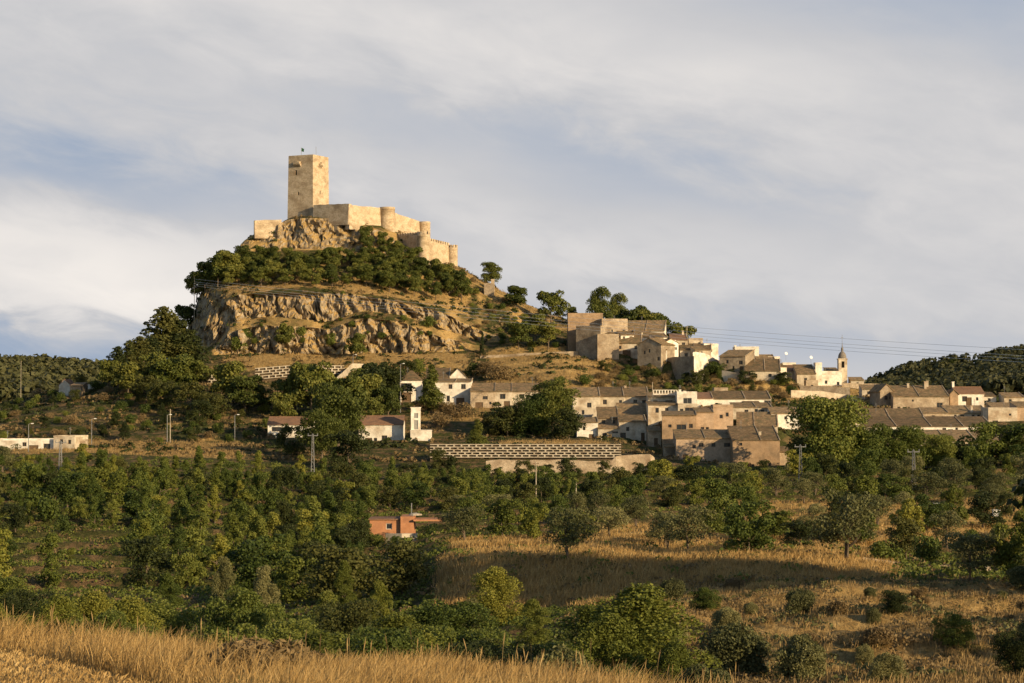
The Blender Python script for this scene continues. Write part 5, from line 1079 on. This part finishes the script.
for px, b, t in ((437, 470, 449), (452, 470, 455), (524, 478, 461), (548, 478, 464), (566, 478, 458), (604, 478, 462), (640, 480, 465)): at_px('darkbroad', px, b, t, None, 'strip under long stone wall', 1.0, 380, 440)
# ---- great trees at the right foot of the village
for px, b, t, k, l, wf in ((832, 478, 404, 'great', 'largest spreading tree, right of the front brick house', .95), (868, 484, 438, 'great', 'broad tree right of the largest spreading tree', .9), (905, 482, 438, 'great', 'leafy tree hiding left end of the lowest long barn', .95),
      (940, 482, 448, 'great', 'leafy tree under the middle of the lowest long barn', .95), (986, 474, 430, 'broad', 'tall tree with visible stem near the right edge barn', 1.2), (1018, 470, 428, 'broad', 'yellow tipped tree at the right edge of the village', 1.2),
      (965, 476, 452, 'darkbroad', 'small round dark tree between barn trees near right edge', 1.2), (806, 476, 440, 'darkbroad', 'shaded tree tight against the right of brick house', 1.0), (1010, 486, 458, 'darkbroad', 'dark tree by the pale roadside shed', 1.3)):
    at_px(k, px, b, t, l, wf=wf, lo=425, hi=480)
scatter('thicket at village right foot', [(790, 468), (1040, 462), (1040, 490), (790, 492)], 24, {'broad': 2, 'darkbroad': 2, 'almond': 1, 'lime': .5}, (4, 7), 360, 470, .5)
scatter('gardens below the front houses', [(655, 470), (790, 472), (790, 486), (640, 484)], 18, {'broad': 2, 'lime': 2, 'shrub': 2, 'darkbroad': 1}, (2, 3.6), 380, 450, .5)
scatter('strip under long stone wall', [(430, 476), (640, 482), (640, 490), (430, 486)], 16, {'broad': 1, 'darkbroad': 1, 'shrub': 1}, (2, 3), 380, 440, .45)
# ---- valley
V_AV = ((362, 518, 455, 592), (610, 536, 712, 556), (430, 545, 880, 620), (768, 505, 832, 530))
scatter('far orchard left of pylon', [(-15, 474), (310, 480), (310, 508), (-15, 504)], 64, {'broad': 2, 'upright': 4, 'uprightlime': 1.5, 'lime': 1, 'darkbroad': 1, 'almond': .6}, (4.0, 7.0), 300, 440, .40, avoid=V_AV)
scatter('far orchard below lattice wall', [(310, 480), (430, 486), (500, 492), (640, 494), (640, 514), (310, 512)], 60, {'broad': 3, 'upright': 2, 'darkbroad': 3, 'lime': .8, 'almond': .5}, (3.6, 5.6), 290, 440, .40, avoid=V_AV)
scatter('far orchard at right', [(640, 492), (1040, 492), (1040, 512), (640, 512)], 44, {'broad': 2, 'darkbroad': 1, 'almond': 2, 'lime': .6}, (3.6, 6.2), 280, 440, .42, avoid=V_AV)
scatter('terraces at left', [(-15, 505), (250, 508), (250, 600), (-15, 600)], 56, {'broad': 2, 'upright': 3, 'uprightlime': 1, 'shrub': 2, 'lime': 1, 'darkbroad': 1.5}, (3.4, 6.4), 190, 360, .46, avoid=((10, 534, 135, 592),))
scatter('dense grove by brick hut', [(250, 512), (372, 520), (440, 552), (430, 606), (250, 606)], 56, {'broad': 3, 'upright': 2, 'darkbroad': 2.5, 'lime': 1}, (3.8, 6.4), 165, 340, .42, avoid=V_AV)
scatter('orchard right of brick hut', [(442, 512), (640, 514), (640, 540), (450, 544)], 26, {'almond': 2, 'broad': 2, 'lime': 1}, (3, 4.4), 180, 340, .5, avoid=V_AV)
scatter('dry fields at right', [(700, 516), (1040, 514), (1040, 585), (880, 578), (700, 548)], 52, {'almond': 3, 'broad': 1.5, 'shrub': 2, 'darkbroad': 1, 'lime': .6}, (2.4, 4.6), 170, 330, .5, avoid=V_AV)
for px, b, t, k, l, wf in ((568, 562, 508, 'almond', 'thin almond tree on the terrace lip right of the shaded bank start', .9), (688, 553, 505, 'almond', 'almond tree with dark leaning trunk on the golden terrace', 1.05), (667, 551, 512, 'almond', 'forked almond tree leaning left on the golden terrace', .8),
      (748, 556, 500, 'broad', 'dark bushy tree at right end of the golden terrace', .95), (845, 562, 490, 'almond', 'broad grey green almond tree above the golden bank', .9), (905, 558, 516, 'darkbroad', 'dark round tree in the dry field right of the golden bank', .9),
      (800, 550, 520, 'darkbroad', 'dark bush row edge behind the golden bank', 1.4), (968, 590, 538, 'almond', 'olive grey tree with dark stem beside the low stone wall', .9), (1012, 597, 540, 'lime', 'bright leafy tree at the right edge of dry slope', .9),
      (147, 545, 480, 'poplar', 'tall slender tree with bare trunk on the left terraces', .9), (72, 560, 548, 'lime', 'tiny yellow tree on the shaded left terrace', .8)):
    at_px(k, px, b, t, l, wf=wf, lo=150, hi=330)
for px, Y, H, k in ((366, 254, 3.0, 'broad'), (378, 252, 1.6, 'shrub'), (430, 258, 1.6, 'shrub'), (446, 254, 2.6, 'almond'), (355, 258, 3.4, 'almond'), (396, 250, 1.2, 'shrub')): plant(k, px, Y, H, None, 'garden around the brick hut')
# ---- near thicket across the ravine
for px, top, Y, k in ((20, 590, 130, 'neardark'), (-8, 600, 110, 'nearbush'), (60, 594, 105, 'nearbush'), (95, 590, 112, 'nearbush'), (130, 596, 100, 'nearbush'), (170, 572, 135, 'neartall'), (150, 600, 108, 'neardark'),
                       (240, 588, 105, 'neardark'), (265, 565, 125, 'neartall'), (330, 590, 100, 'neartall'), (350, 598, 95, 'neardark'), (380, 580, 120, 'neartall'), 
                       (440, 600, 95, 'neardark'), (400, 612, 88, 'nearbush'), (470, 598, 105, 'neartall'), (535, 598, 100, 'neartall'), (590, 604, 92, 'nearbush'),
                       (495, 566, 125, 'nearbush'), (290, 618, 80, 'neardark'), (455, 626, 76, 'neardark'), (20, 615, 85, 'nearbush'), (245, 625, 78, 'neardark'),
                       (320, 630, 72, 'nearbush'), (420, 632, 70, 'nearbush'), (500, 640, 66, 'neardark'), (590, 640, 66, 'neardark'), (105, 612, 90, 'neardark'), (-5, 575, 150, 'neardark'), (345, 560, 150, 'neartall'), (225, 556, 150, 'neartall')):
    H = max(1.4, (HY-top)*Y/F - float(ground(px, Y))); plant(k, px, Y, H, None, 'thicket behind golden foreground grass', min(1.2, max(.55, 3.4/H)))
for px, base, top, Y, k, l, wf in ((640, 690, 583, 62, 'nearbush', 'tall bright leafy bush, largest in front of the shaded bank', .95), (608, 695, 612, 60, 'nearbush', 'yellow green bush touching left side of the tallest bright bush', .9), (675, 695, 640, 58, 'nearbush', 'low bright bush at the right foot of the tallest bright bush', .9),
      (735, 682, 622, 72, 'nearolive', 'largest rounded grey green bush on the lower dry slope', 1.0), (798, 684, 634, 70, 'nearolive', 'middle rounded grey green bush, second on the lower dry slope', .85), (885, 688, 652, 66, 'nearolive', 'smallest rounded grey green bush near the bottom right', 1.0),
      (838, 640, 615, 105, 'neardry', 'thin brown shrub above the middle grey green bush', .9), (1018, 690, 628, 66, 'neardark', 'dark bush cut by the right edge at bottom', .8),
      (735, 600, 576, 150, 'neardry', 'twiggy dark shrub on the golden bank, left part', 1.0), (672, 605, 578, 140, 'nearolive', 'small green shrub at the foot of the shaded bank', .9)):
    H = (HY-top)*Y/F - float(ground(px, Y)); plant(k, px, Y, max(.8, H), l, None, wf)
scatter('golden terrace above bank', [(445, 536), (880, 533), (880, 548), (450, 549)], 12, {'almond': 3, 'shrub': 2}, (1.8, 3.6), 168, 250, .8)
scatter('slope below golden bank', [(620, 600), (1040, 585), (1040, 676), (700, 672), (640, 640)], 11, {'nearolive': 3, 'neardark': 1}, (.7, 1.5), 66, 158, .8)
scatter('rough slope at bottom right', [(690, 600), (1040, 590), (1040, 680), (900, 680), (690, 640)], 16, {'neardry': 3, 'nearolive': .8}, (.3, .8), 66, 160, .75)
for px, Y, H, k in ((560, 46, 1.7, 'nearolive'), (700, 44, 1.3, 'nearolive'), (475, 48, 1.9, 'neardark'), (395, 50, 2.2, 'neardark'), (760, 47, 1.1, 'neardry'), (610, 43, 1.2, 'neardark')): plant(k, px, Y, H, None, 'ravine edge below near bank')
for px, Y, H in ((262, 29, .72), (240, 28, .62), (285, 29.5, .6), (215, 27.5, .4), (310, 30, .5), (340, 30, .4)):
    plant('neardry', px, Y, H, None, 'golden foreground grass', 1.2)

# ---- labels for the plants named only by their stand
ORD = ['first', 'second', 'third', 'fourth', 'fifth', 'sixth', 'seventh', 'eighth', 'ninth', 'tenth', 'eleventh', 'twelfth'] + ['%dth' % i for i in range(13, 21)] + ['21st', '22nd', '23rd'] + ['%dth' % i for i in range(24, 31)] + ['31st', '32nd', '33rd'] + ['%dth' % i for i in range(34, 61)]
from collections import defaultdict
reg = defaultdict(list)
for p in PLANTS:
    if p[7]: reg[p[7]].append(p)
for rname, ps in reg.items():
    ps.sort(key=lambda p: -p[3]); per = 8 if len(ps) > 14 else len(ps)
    for ri in range(0, len(ps), per):
        rowp = sorted(ps[ri:ri+per], key=lambda p: p[2]); rn = ri//per
        for i, p in enumerate(rowp):
            o, key = p[0], p[1]
            where = (ORD[i] + ' from left') + (', %s row up' % (ORD[rn] if rn else 'lowest') if len(ps) > per else '')
            adj = ADJ[key]
            lab = '%s, %s, %s' % (adj, where, 'in ' + rname)
            w = lab.split()
            if len(w) > 16: lab = '%s, %s, %s' % (' '.join(adj.split()[-2:]), where, 'in ' + rname); w = lab.split()
            if len(w) > 16: lab = '%s, %s, %s' % (adj.split()[-1], where, 'in ' + rname)
            o['label'] = lab; o['group'] = 'plants in ' + rname

# ------------------------------------------------------------------ ground cover (uncountable)
def tufts(name, label, n, region, lo, hi, hgt, wid, matk, per=5, spread=.25, need=.5, lean=.35):
    """n tufts of blades on the ground between columns and distances, thicker where the ground is strawy"""
    a, b = region; Y = rng.uniform(lo**.8, hi**.8, n*3)**(1/.8); px = rng.uniform(a, b, n*3)
    k = straw(px, Y) > need*rng.uniform(.6, 1.3, n*3); px, Y = px[k][:n], Y[k][:n]; m = len(px)
    z = ground(px, Y); x = (px-CX)*Y/F; c = np.repeat(np.stack([x, Y, z], 1), per, 0)
    c[:, :2] += rng.normal(size=(m*per, 2))*spread
    h = np.repeat(rng.uniform(.55, 1.25, m), per)*rng.uniform(.6, 1.2, m*per)*hgt; ang = rng.uniform(0, 6.28, m*per); w = wid*rng.uniform(.7, 1.4, m*per)
    d = np.stack([np.cos(ang), np.sin(ang), 0*ang], 1); ln = rng.normal(size=(m*per, 3))*lean*h[:, None]; ln[:, 2] = h
    ln[:, 0] += .12*h
    V = np.stack([c-d*w[:, None]/2-[0, 0, .08], c+d*w[:, None]/2-[0, 0, .08], c+ln*.6+d*w[:, None]*.35, c+ln], 1).reshape(-1, 3)
    i = np.arange(m*per)*4
    me = np_mesh(name, V, np.stack([i, i+1, i+2, i+3], 1), M[matk])
    return tag(link_mesh(name, me), label, 'grass', kind='stuff')
def scrub_cover(name, label, n, region, lo, hi, size, matk, cond, leaves=14, seed=1, leaf=.22):
    r = np.random.default_rng(seed); a, b = region; Y = r.uniform(lo, hi, n*3); px = r.uniform(a, b, n*3); k = cond(px, Y, r); px, Y = px[k][:n], Y[k][:n]; m = len(px)
    c = np.stack([(px-CX)*Y/F, Y, ground(px, Y)], 1); s = size*r.uniform(.5, 1.5, m); c = np.repeat(c, leaves, 0); s = np.repeat(s, leaves)
    d = r.normal(size=(m*leaves, 3)); d /= np.linalg.norm(d, axis=1)[:, None]; d[:, 2] = np.abs(d[:, 2]); c = c + d*s[:, None]*[1, 1, .75]
    nn = d + r.normal(size=d.shape)*.6; nn /= np.linalg.norm(nn, axis=1)[:, None]; u = np.cross(nn, r.normal(size=d.shape)); u /= np.linalg.norm(u, axis=1)[:, None]; v = np.cross(nn, u); q = leaf*s[:, None]/size*r.uniform(.7, 1.3, len(d))[:, None]
    V = np.stack([c-u*q, c-v*q, c+u*q, c+v*q], 1).reshape(-1, 3)
    return tag(link_mesh(name, np_mesh(name, V, np.arange(len(V)).reshape(-1, 4), M[matk])), label, 'scrub', kind='stuff')
def near_grass():
    # tall dry grass on the near bank, in three-segment bent stalks; the mown patch bottom left stays short
    n = 110000; Y = rng.uniform(19, 37, n*2); px = rng.uniform(-80, 1100, n*2)
    edge = np.interp(Y, [19, 22, 26, 30], [330, 250, 130, -40])     # mown field to the left of this column
    dens = 1.0 + .9*fbm((px-CX)*Y/F/1.6, Y/1.6, 0, 13, 2); dens = dens*np.where(px < edge, 0.0, 1)*np.interp(px, [0, 420, 560, 700, 800, 900, 1100], [1, 1, .7, .4, .2, .2, .4])
    k = rng.random(n*2) < dens*.6; px, Y = px[k][:n], Y[k][:n]; m = len(px)
    x = (px-CX)*Y/F; z = ground(px, Y); pat = .78+.6*fbm(x/1.3, Y/1.6, 0, 23, 3)
    h = .58*pat*rng.uniform(.5, 1.25, m); w = .0055*rng.uniform(.7, 1.6, m); ang = rng.uniform(0, 6.28, m); d = np.stack([np.cos(ang), np.sin(ang), 0*ang], 1)*w[:, None]
    bend = rng.normal(size=(m, 2))*.16; bend[:, 0] += .10
    P0 = np.stack([x, Y, z-.05], 1); V = []
    for t, ww in ((0, 1), (.4, .8), (.75, .6), (1, .15)):
        p = P0.copy(); p[:, 2] += h*(t-.12*t*t); p[:, :2] += bend*(h*t*t)[:, None]*1.6
        V += [p-d*ww, p+d*ww]
    V = np.stack(V, 1).reshape(-1, 3); i = np.arange(m)*8
    Fc = np.concatenate([np.stack([i+2*q, i+2*q+1, i+2*q+3, i+2*q+2], 1) for q in range(3)])
    tag(link_mesh('grass', np_mesh('grass', V, Fc, M['straw'])), 'tall golden dry grass on the near bank', 'grass', kind='stuff')
    # stalks with seed heads standing above the rest
    n = 380; px = rng.uniform(-20, 1060, n); Y = rng.uniform(22, 36, n); k = (px > np.interp(Y, [19, 22, 26, 30], [330, 250, 130, -40])) & (rng.random(n) < np.interp(px, [0, 720, 780, 940, 1060], [1, 1, .15, .3, .9])); px, Y = px[k], Y[k]; m = len(px)
    x = (px-CX)*Y/F; z = ground(px, Y); h = rng.uniform(.5, .85, m); b = rng.normal(size=(m, 2))*.10; V = []; ang = rng.uniform(0, 6.28, m); d = np.stack([np.cos(ang), np.sin(ang), 0*ang], 1)
    for t, ww in ((0, .003), (.78, .003), (.80, .006), (.9, .009), (1, .002)):
        p = np.stack([x+b[:, 0]*h*t*t, Y+b[:, 1]*h*t*t, z+h*t], 1); V += [p-d*ww, p+d*ww]
    V = np.stack(V, 1).reshape(-1, 3); i = np.arange(m)*10
    Fc = np.concatenate([np.stack([i+2*q, i+2*q+1, i+2*q+3, i+2*q+2], 1) for q in range(4)])
    tag(link_mesh('grass', np_mesh('grass', V, Fc, M['strawdark'])), 'thin seed headed stalks above the near grass', 'grass', kind='stuff')
near_grass()
scrub_cover('scrub', 'green weeds among the dry grass of the near bank', 260, (220, 760), 25, 35, .22, 'olive', lambda p, y, r: r.random(len(p)) < .9, 60, 21, .02)
scrub_cover('scrub', 'brown dead weeds among the dry grass of the near bank', 420, (120, 1060), 24, 35, .26, 'dry', lambda p, y, r: fbm((p-CX)*y/F/2, y/2, 0, 290, 2) > 0, 60, 22, .018)
tufts('grass', 'short stubble of the mown straw patch at bottom left', 9000, (-80, 340), 14, 30, .05, .012, 'straw', 3, .06, .3, .8)
tufts('grass', 'golden grass tufts on the terrace lip and bank', 26000, (430, 905), 146, 222, .55, .07, 'straw', 5, .3, .5)
tufts('grass', 'dry grass tufts on the rough slope at the bottom right', 17000, (540, 1060), 62, 150, .32, .035, 'strawdark', 5, .2, .45)
tufts('grass', 'pale grass tufts in the dry fields at the right', 14000, (580, 1060), 200, 330, .5, .09, 'straw', 4, .4, .5)
tufts('grass', 'dry grass on the slopes around the castle cliff', 34000, (0, 900), 440, 665, .5, .09, 'strawdark', 4, .5, .5)
scrub_cover('scrub', 'dark weeds and twigs on the rough slope at the bottom right', 2600, (520, 1060), 66, 160, .32, 'dry', lambda p, y, r: fbm((p-CX)*y/F/5, y/9, 0, 190, 3) > .12, 26, 11, .05)
scrub_cover('scrub', 'green weeds on the rough slope at the bottom right', 1300, (520, 1060), 66, 170, .35, 'olive', lambda p, y, r: fbm((p-CX)*y/F/6, y/9, 0, 197, 3) > .15, 28, 12, .06)
scrub_cover('scrub', 'low green scrub and weeds over the valley floor', 9000, (-40, 1060), 150, 440, .65, 'green', lambda p, y, r: (straw(p, y) < .4) | (r.random(len(p)) < .12), 30, 3, .10)
scrub_cover('scrub', 'dry brown brush over the valley banks', 3500, (-40, 1060), 150, 440, .6, 'dry', lambda p, y, r: (r.random(len(p)) < .6), 22, 4, .10)
scrub_cover('scrub', 'low dark scrub speckling the castle hill slopes', 4200, (-20, 1000), 446, 690, .7, 'dark', lambda p, y, r: (fbm((p-CX)*y/F/14, y/14, 0, 90, 3) > -.05), 14, 5, .28)
scrub_cover('scrub', 'brown brush on the castle hill slopes', 3500, (-20, 900), 446, 690, .7, 'dry', lambda p, y, r: (fbm((p-CX)*y/F/10, y/10, 0, 95, 3) > 0), 12, 6, .25)
scrub_cover('scrub', 'weeds and low growth in the ravine below the near bank', 5000, (-60, 640), 40, 150, .45, 'green', lambda p, y, r: r.random(len(p)) < .9, 40, 7, .055)

def far_woods(name, label, px0, px1, lo, hi, n, hgt, seed, matk='far', thin=0.0):
    """far hillside wood, one mass of small crowns"""
    r = np.random.default_rng(seed); Y = r.uniform(lo, hi, n); px = r.uniform(px0, px1, n)
    if thin:
        k = fbm((px-CX)*Y/F/40, Y/40, 0, seed, 3) > -thin+.25*np.clip((Y-lo)/(hi-lo), 0, 1)*2; px, Y = px[k], Y[k]
    m = len(px); L_ = 34; c = np.stack([(px-CX)*Y/F, Y, ground(px, Y)], 1); s = hgt*r.uniform(.35, 1.0, m)**1.3*1.7
    C = np.repeat(c, L_, 0); Sx = np.repeat(s, L_); d = r.normal(size=(m*L_, 3)); d /= np.linalg.norm(d, axis=1)[:, None]
    C = C + np.stack([d[:, 0]*Sx*.42, d[:, 1]*Sx*.42, Sx*.55+d[:, 2]*Sx*.42], 1)
    nn = d + r.normal(size=d.shape)*.4; nn /= np.linalg.norm(nn, axis=1)[:, None]; u = np.cross(nn, r.normal(size=d.shape)); u /= np.linalg.norm(u, axis=1)[:, None]; v = np.cross(nn, u); q = Sx[:, None]*.15
    V = np.stack([C-u*q, C-v*q, C+u*q, C+v*q], 1).reshape(-1, 3)
    tag(link_mesh(name, np_mesh(name, V, np.arange(len(V)).reshape(-1, 4), M[matk])), label, 'wood', kind='stuff')
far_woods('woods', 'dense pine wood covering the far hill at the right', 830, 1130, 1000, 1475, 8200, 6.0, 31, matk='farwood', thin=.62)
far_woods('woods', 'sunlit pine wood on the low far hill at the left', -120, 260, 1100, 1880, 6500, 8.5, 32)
for px, t in ((885, 374), (908, 366), (941, 360), (953, 362), (983, 357), (1001, 354), (1012, 354)):
    yy = np.arange(1300, 1600, 8.0); Y = float(yy[np.argmin(row_of(np.full(len(yy), float(px)), yy))]); p = plant('pine', px, Y, 6.0, None, None, 1.3, .8); p['label'] = 'small far tree on the right skyline, %s from left' % ORD[[885, 908, 941, 953, 983, 1001, 1012].index(px)]; p['group'] = 'trees on the far right skyline'

# ------------------------------------------------------------------ poles, lamps, cables
def pole(label, px, base, top, kind='lamp', Y=None, cat='street lamp', name='street_lamp'):
    if Y is None: Y = find(px, base, 200, 640)
    H = (HY-top)*Y/F - float(ground(px, Y)); r = empty(name, G(px, Y)); tag(r, label, cat); mb = MB()
    if kind == 'lattice':
        w = .35
        for sx, sy in ((-1,-1), (1,-1), (1,1), (-1,1)): mb.tube([(sx*w, sy*w, -.4), (sx*w*.4, sy*w*.4, H)], .05, 4)
        n = 12
        for i in range(n):
            z0, z1 = H*i/n, H*(i+1)/n; a0, a1 = w*(1-.6*i/n), w*(1-.6*(i+1)/n); s = 1 if i % 2 else -1
            for e in (-1, 1): mb.tube([(s*a0, e*a0, z0), (-s*a1, e*a1, z1)], .03, 4); mb.tube([(e*a0, s*a0, z0), (e*a1, -s*a1, z1)], .03, 4)
        mb.build('lattice_mast', M['metal'], r); c = MB()
        c.box(-1.1, 1.1, -.08, .08, H-.4, H-.25)
        for x in (-1, 0, 1): c.tube([(x, 0, H-.25), (x, 0, H+.15)], .07, 5)
        c.build('crossarm', M['metal'], r)
    else:
        mb.tube([(0, 0, -.4), (0, 0, H)], [.11, .07], 7); mb.build('pole', M['concrete' if kind == 'post' else 'metal'], r)
        if kind == 'lamp':
            a = MB(); a.tube([(0, 0, H-.1), (.25, 0, H+.1), (.8, 0, H+.12)], .05, 5); a.build('arm', M['metal'], r)
            h = MB(); h.box(.55, 1.1, -.14, .14, H+.06, H+.2); h.box(.6, 1.05, -.1, .1, H+.02, H+.058); h.build('lamp_head', M['plastic'], r)
        elif kind == 'post':
            a = MB(); a.box(-.5, .5, -.05, .05, H-.3, H-.2); a.build('crossarm', M['wood'], r)
    return r
pole('street lamp on the far left terrace, by the low white building', 29, 452, 424)
pole('street lamp right of the sunlit plastered block', 92, 447, 419)
pole('shorter street lamp of the pair on the left slope', 167.5, 443, 415)
pole('taller plain pole of the pair on the left slope', 170.5, 443, 409, 'post', cat='pole', name='utility_pole')
pole('street lamp left of the verandah house behind pines', 235, 440, 415)
pole('street lamp above the lattice wall piece at the cliff foot', 353, 366, 355)
pole('street lamp behind the grove left of the white villa', 400.5, 396, 364, Y=520)
pole('lattice pylon left of the big dark tree', 313, 474, 434, 'lattice', cat='pylon', name='pylon')
pole('thin lattice pylon below the low white building at left', 61, 470, 441, 'lattice', cat='pylon', name='pylon')
pole('tall thin pole rising from the orchard below the lattice wall', 536, 512, 462, 'post', cat='pole', name='utility_pole')
pole('short post right of the tall orchard pole', 576, 506, 482, 'post', cat='pole', name='utility_pole')
pole('grey lattice pylon before the largest spreading tree', 800, 487, 445, 'lattice', cat='pylon', name='pylon')
pole('slim lattice pylon before the trees of the right barns', 913, 487, 450, 'lattice', cat='pylon', name='pylon')
pole('far pale mast standing on the left wooded hill', 21, 388, 361, 'post', Y=900, cat='mast', name='mast')
pole('thin aerial pole on the skyline behind the upper village roofs', 687, 345, 326, 'post', Y=600, cat='pole', name='aerial_pole')
pole('small aerial pole above the house row by the rooftop terrace', 652.5, 396, 382, 'post', Y=512, cat='pole', name='aerial_pole')
def cable(label, pts, Y0, Y1):
    mb = MB(); c = np.array(pts, float); q = []
    cf = np.polyfit(c[:, 0], c[:, 1], 2)
    for px in np.linspace(pts[0][0], 1090, 50):
        Y = Y0+(Y1-Y0)*(px-pts[0][0])/(1090-pts[0][0]); q.append(P(px, float(np.polyval(cf, px)), Y))
    tag(mb_b(mb, q), label, 'cable', 'power cables crossing in front of the hill')
def mb_b(mb, q):
    mb.tube(q, .032, 5); return mb.build('power_cable', M['cable'])
pole('timber power pole among the pines on the left brow of the cliff', 194, 300, 276, 'post', Y=632, cat='pole', name='utility_pole')
cable('uppermost power cable crossing in front of the cliff', [(195, 278), (300, 292.5), (560, 315), (700, 327), (850, 341), (1024, 349)], 632, 360)
cable('second power cable from the top', [(194, 281), (300, 295), (560, 320), (700, 333), (850, 344), (1024, 356)], 632, 358)
cable('third power cable from the top', [(193, 283), (300, 297), (560, 323), (700, 336), (850, 348.5), (1024, 358.5)], 632, 356)
cable('lowest power cable crossing in front of the cliff', [(193, 285), (300, 299.5), (560, 327.5), (700, 339), (850, 351), (1024, 362.5)], 632, 354)

def roof_terrace():
    Y = 500; r = empty('rooftop_railing', P(653, 394, Y)); tag(r, 'white balustrade of the rooftop terrace left of the penthouse box', 'railing'); w = 24*Y/F
    mb = MB(); mb.box(0, w, 0, .15, .9, 1.05); mb.box(0, w, 0, .15, -.2, .1); mb.build('rail', M['white'], r)
    for i in range(9): b = MB(); b.box(i*w/8.2, i*w/8.2+.28, .01, .14, .103, .897); b.build('baluster', M['white'], r)
roof_terrace()
def dish(label, px, py, Y):
    r = empty('satellite_dish', P(px, py, Y)); tag(r, label, 'satellite dish'); d = MB()
    d.lathe([(.02, 0), (.3, .04), (.5, .14), (.5, .17), (.3, .08), (.02, .03)], 14); o = d.build('dish', M['plastic'], r, True); o.rotation_euler = (math.radians(65), 0, .4); o.location = (0, 0, 1.0)
    p = MB(); p.tube([(0, .1, -1.2), (0, .1, 1.0)], .03, 5); p.build('pole', M['metal'], r)
dish('white satellite dish over the roofs by the stair tower house', 811, 361, 585)
dish('white satellite dish high above the broad brown roof house', 786, 357, 592)
def beehive_boxes():
    for px, py, Y, l in ((936, 502, 262, 'small white farm box in the dry field at right'), (995, 510, 258, 'white farm box nearer the right edge of the dry field')):
        Yf = find(px, py+6, 200, 330); r = empty('farm_box', G(px, Yf)); tag(r, l, 'box'); b = MB(); b.box(-.45, .45, -.3, .3, -.2, .7); b.build('body', M['plastic'], r); c = MB(); c.box(-.52, .52, -.36, .36, .703, .8); c.build('lid', M['plastic'], r)
beehive_boxes()
def low_wall(label, a, b, Y, h=.45):
    strip_wall(label, [(px, Y, float(row_of(px, Y))-h*F/Y, float(row_of(px, Y))) for px in np.linspace(a, b, 8)], m='stone', th=.4, drop=.6)
low_wall('low pale stone wall left of the olive grey tree in the dry field', 862, 900, 172)
low_wall('low pale stone wall right of the olive grey tree in the dry field', 925, 990, 172)
# unseen trees added at the right to cast shade on bank and slope
for i, (x, Y, top) in enumerate(((43, 127, 3.6), (48, 122, 4.8), (53, 125, 4.2), (58, 120, 5.4), (40, 133, 1.8), (63, 122, 4.6), (47, 86, 0.0), (33, 74, -3.0))):
    px = CX+x*F/Y; plant('darkbroad', px, Y, max(3, top-float(ground(px, Y))), 'unseen tree added for shade outside the right edge beyond the dry slope', None, .8)['group'] = 'added shade trees outside the right edge'
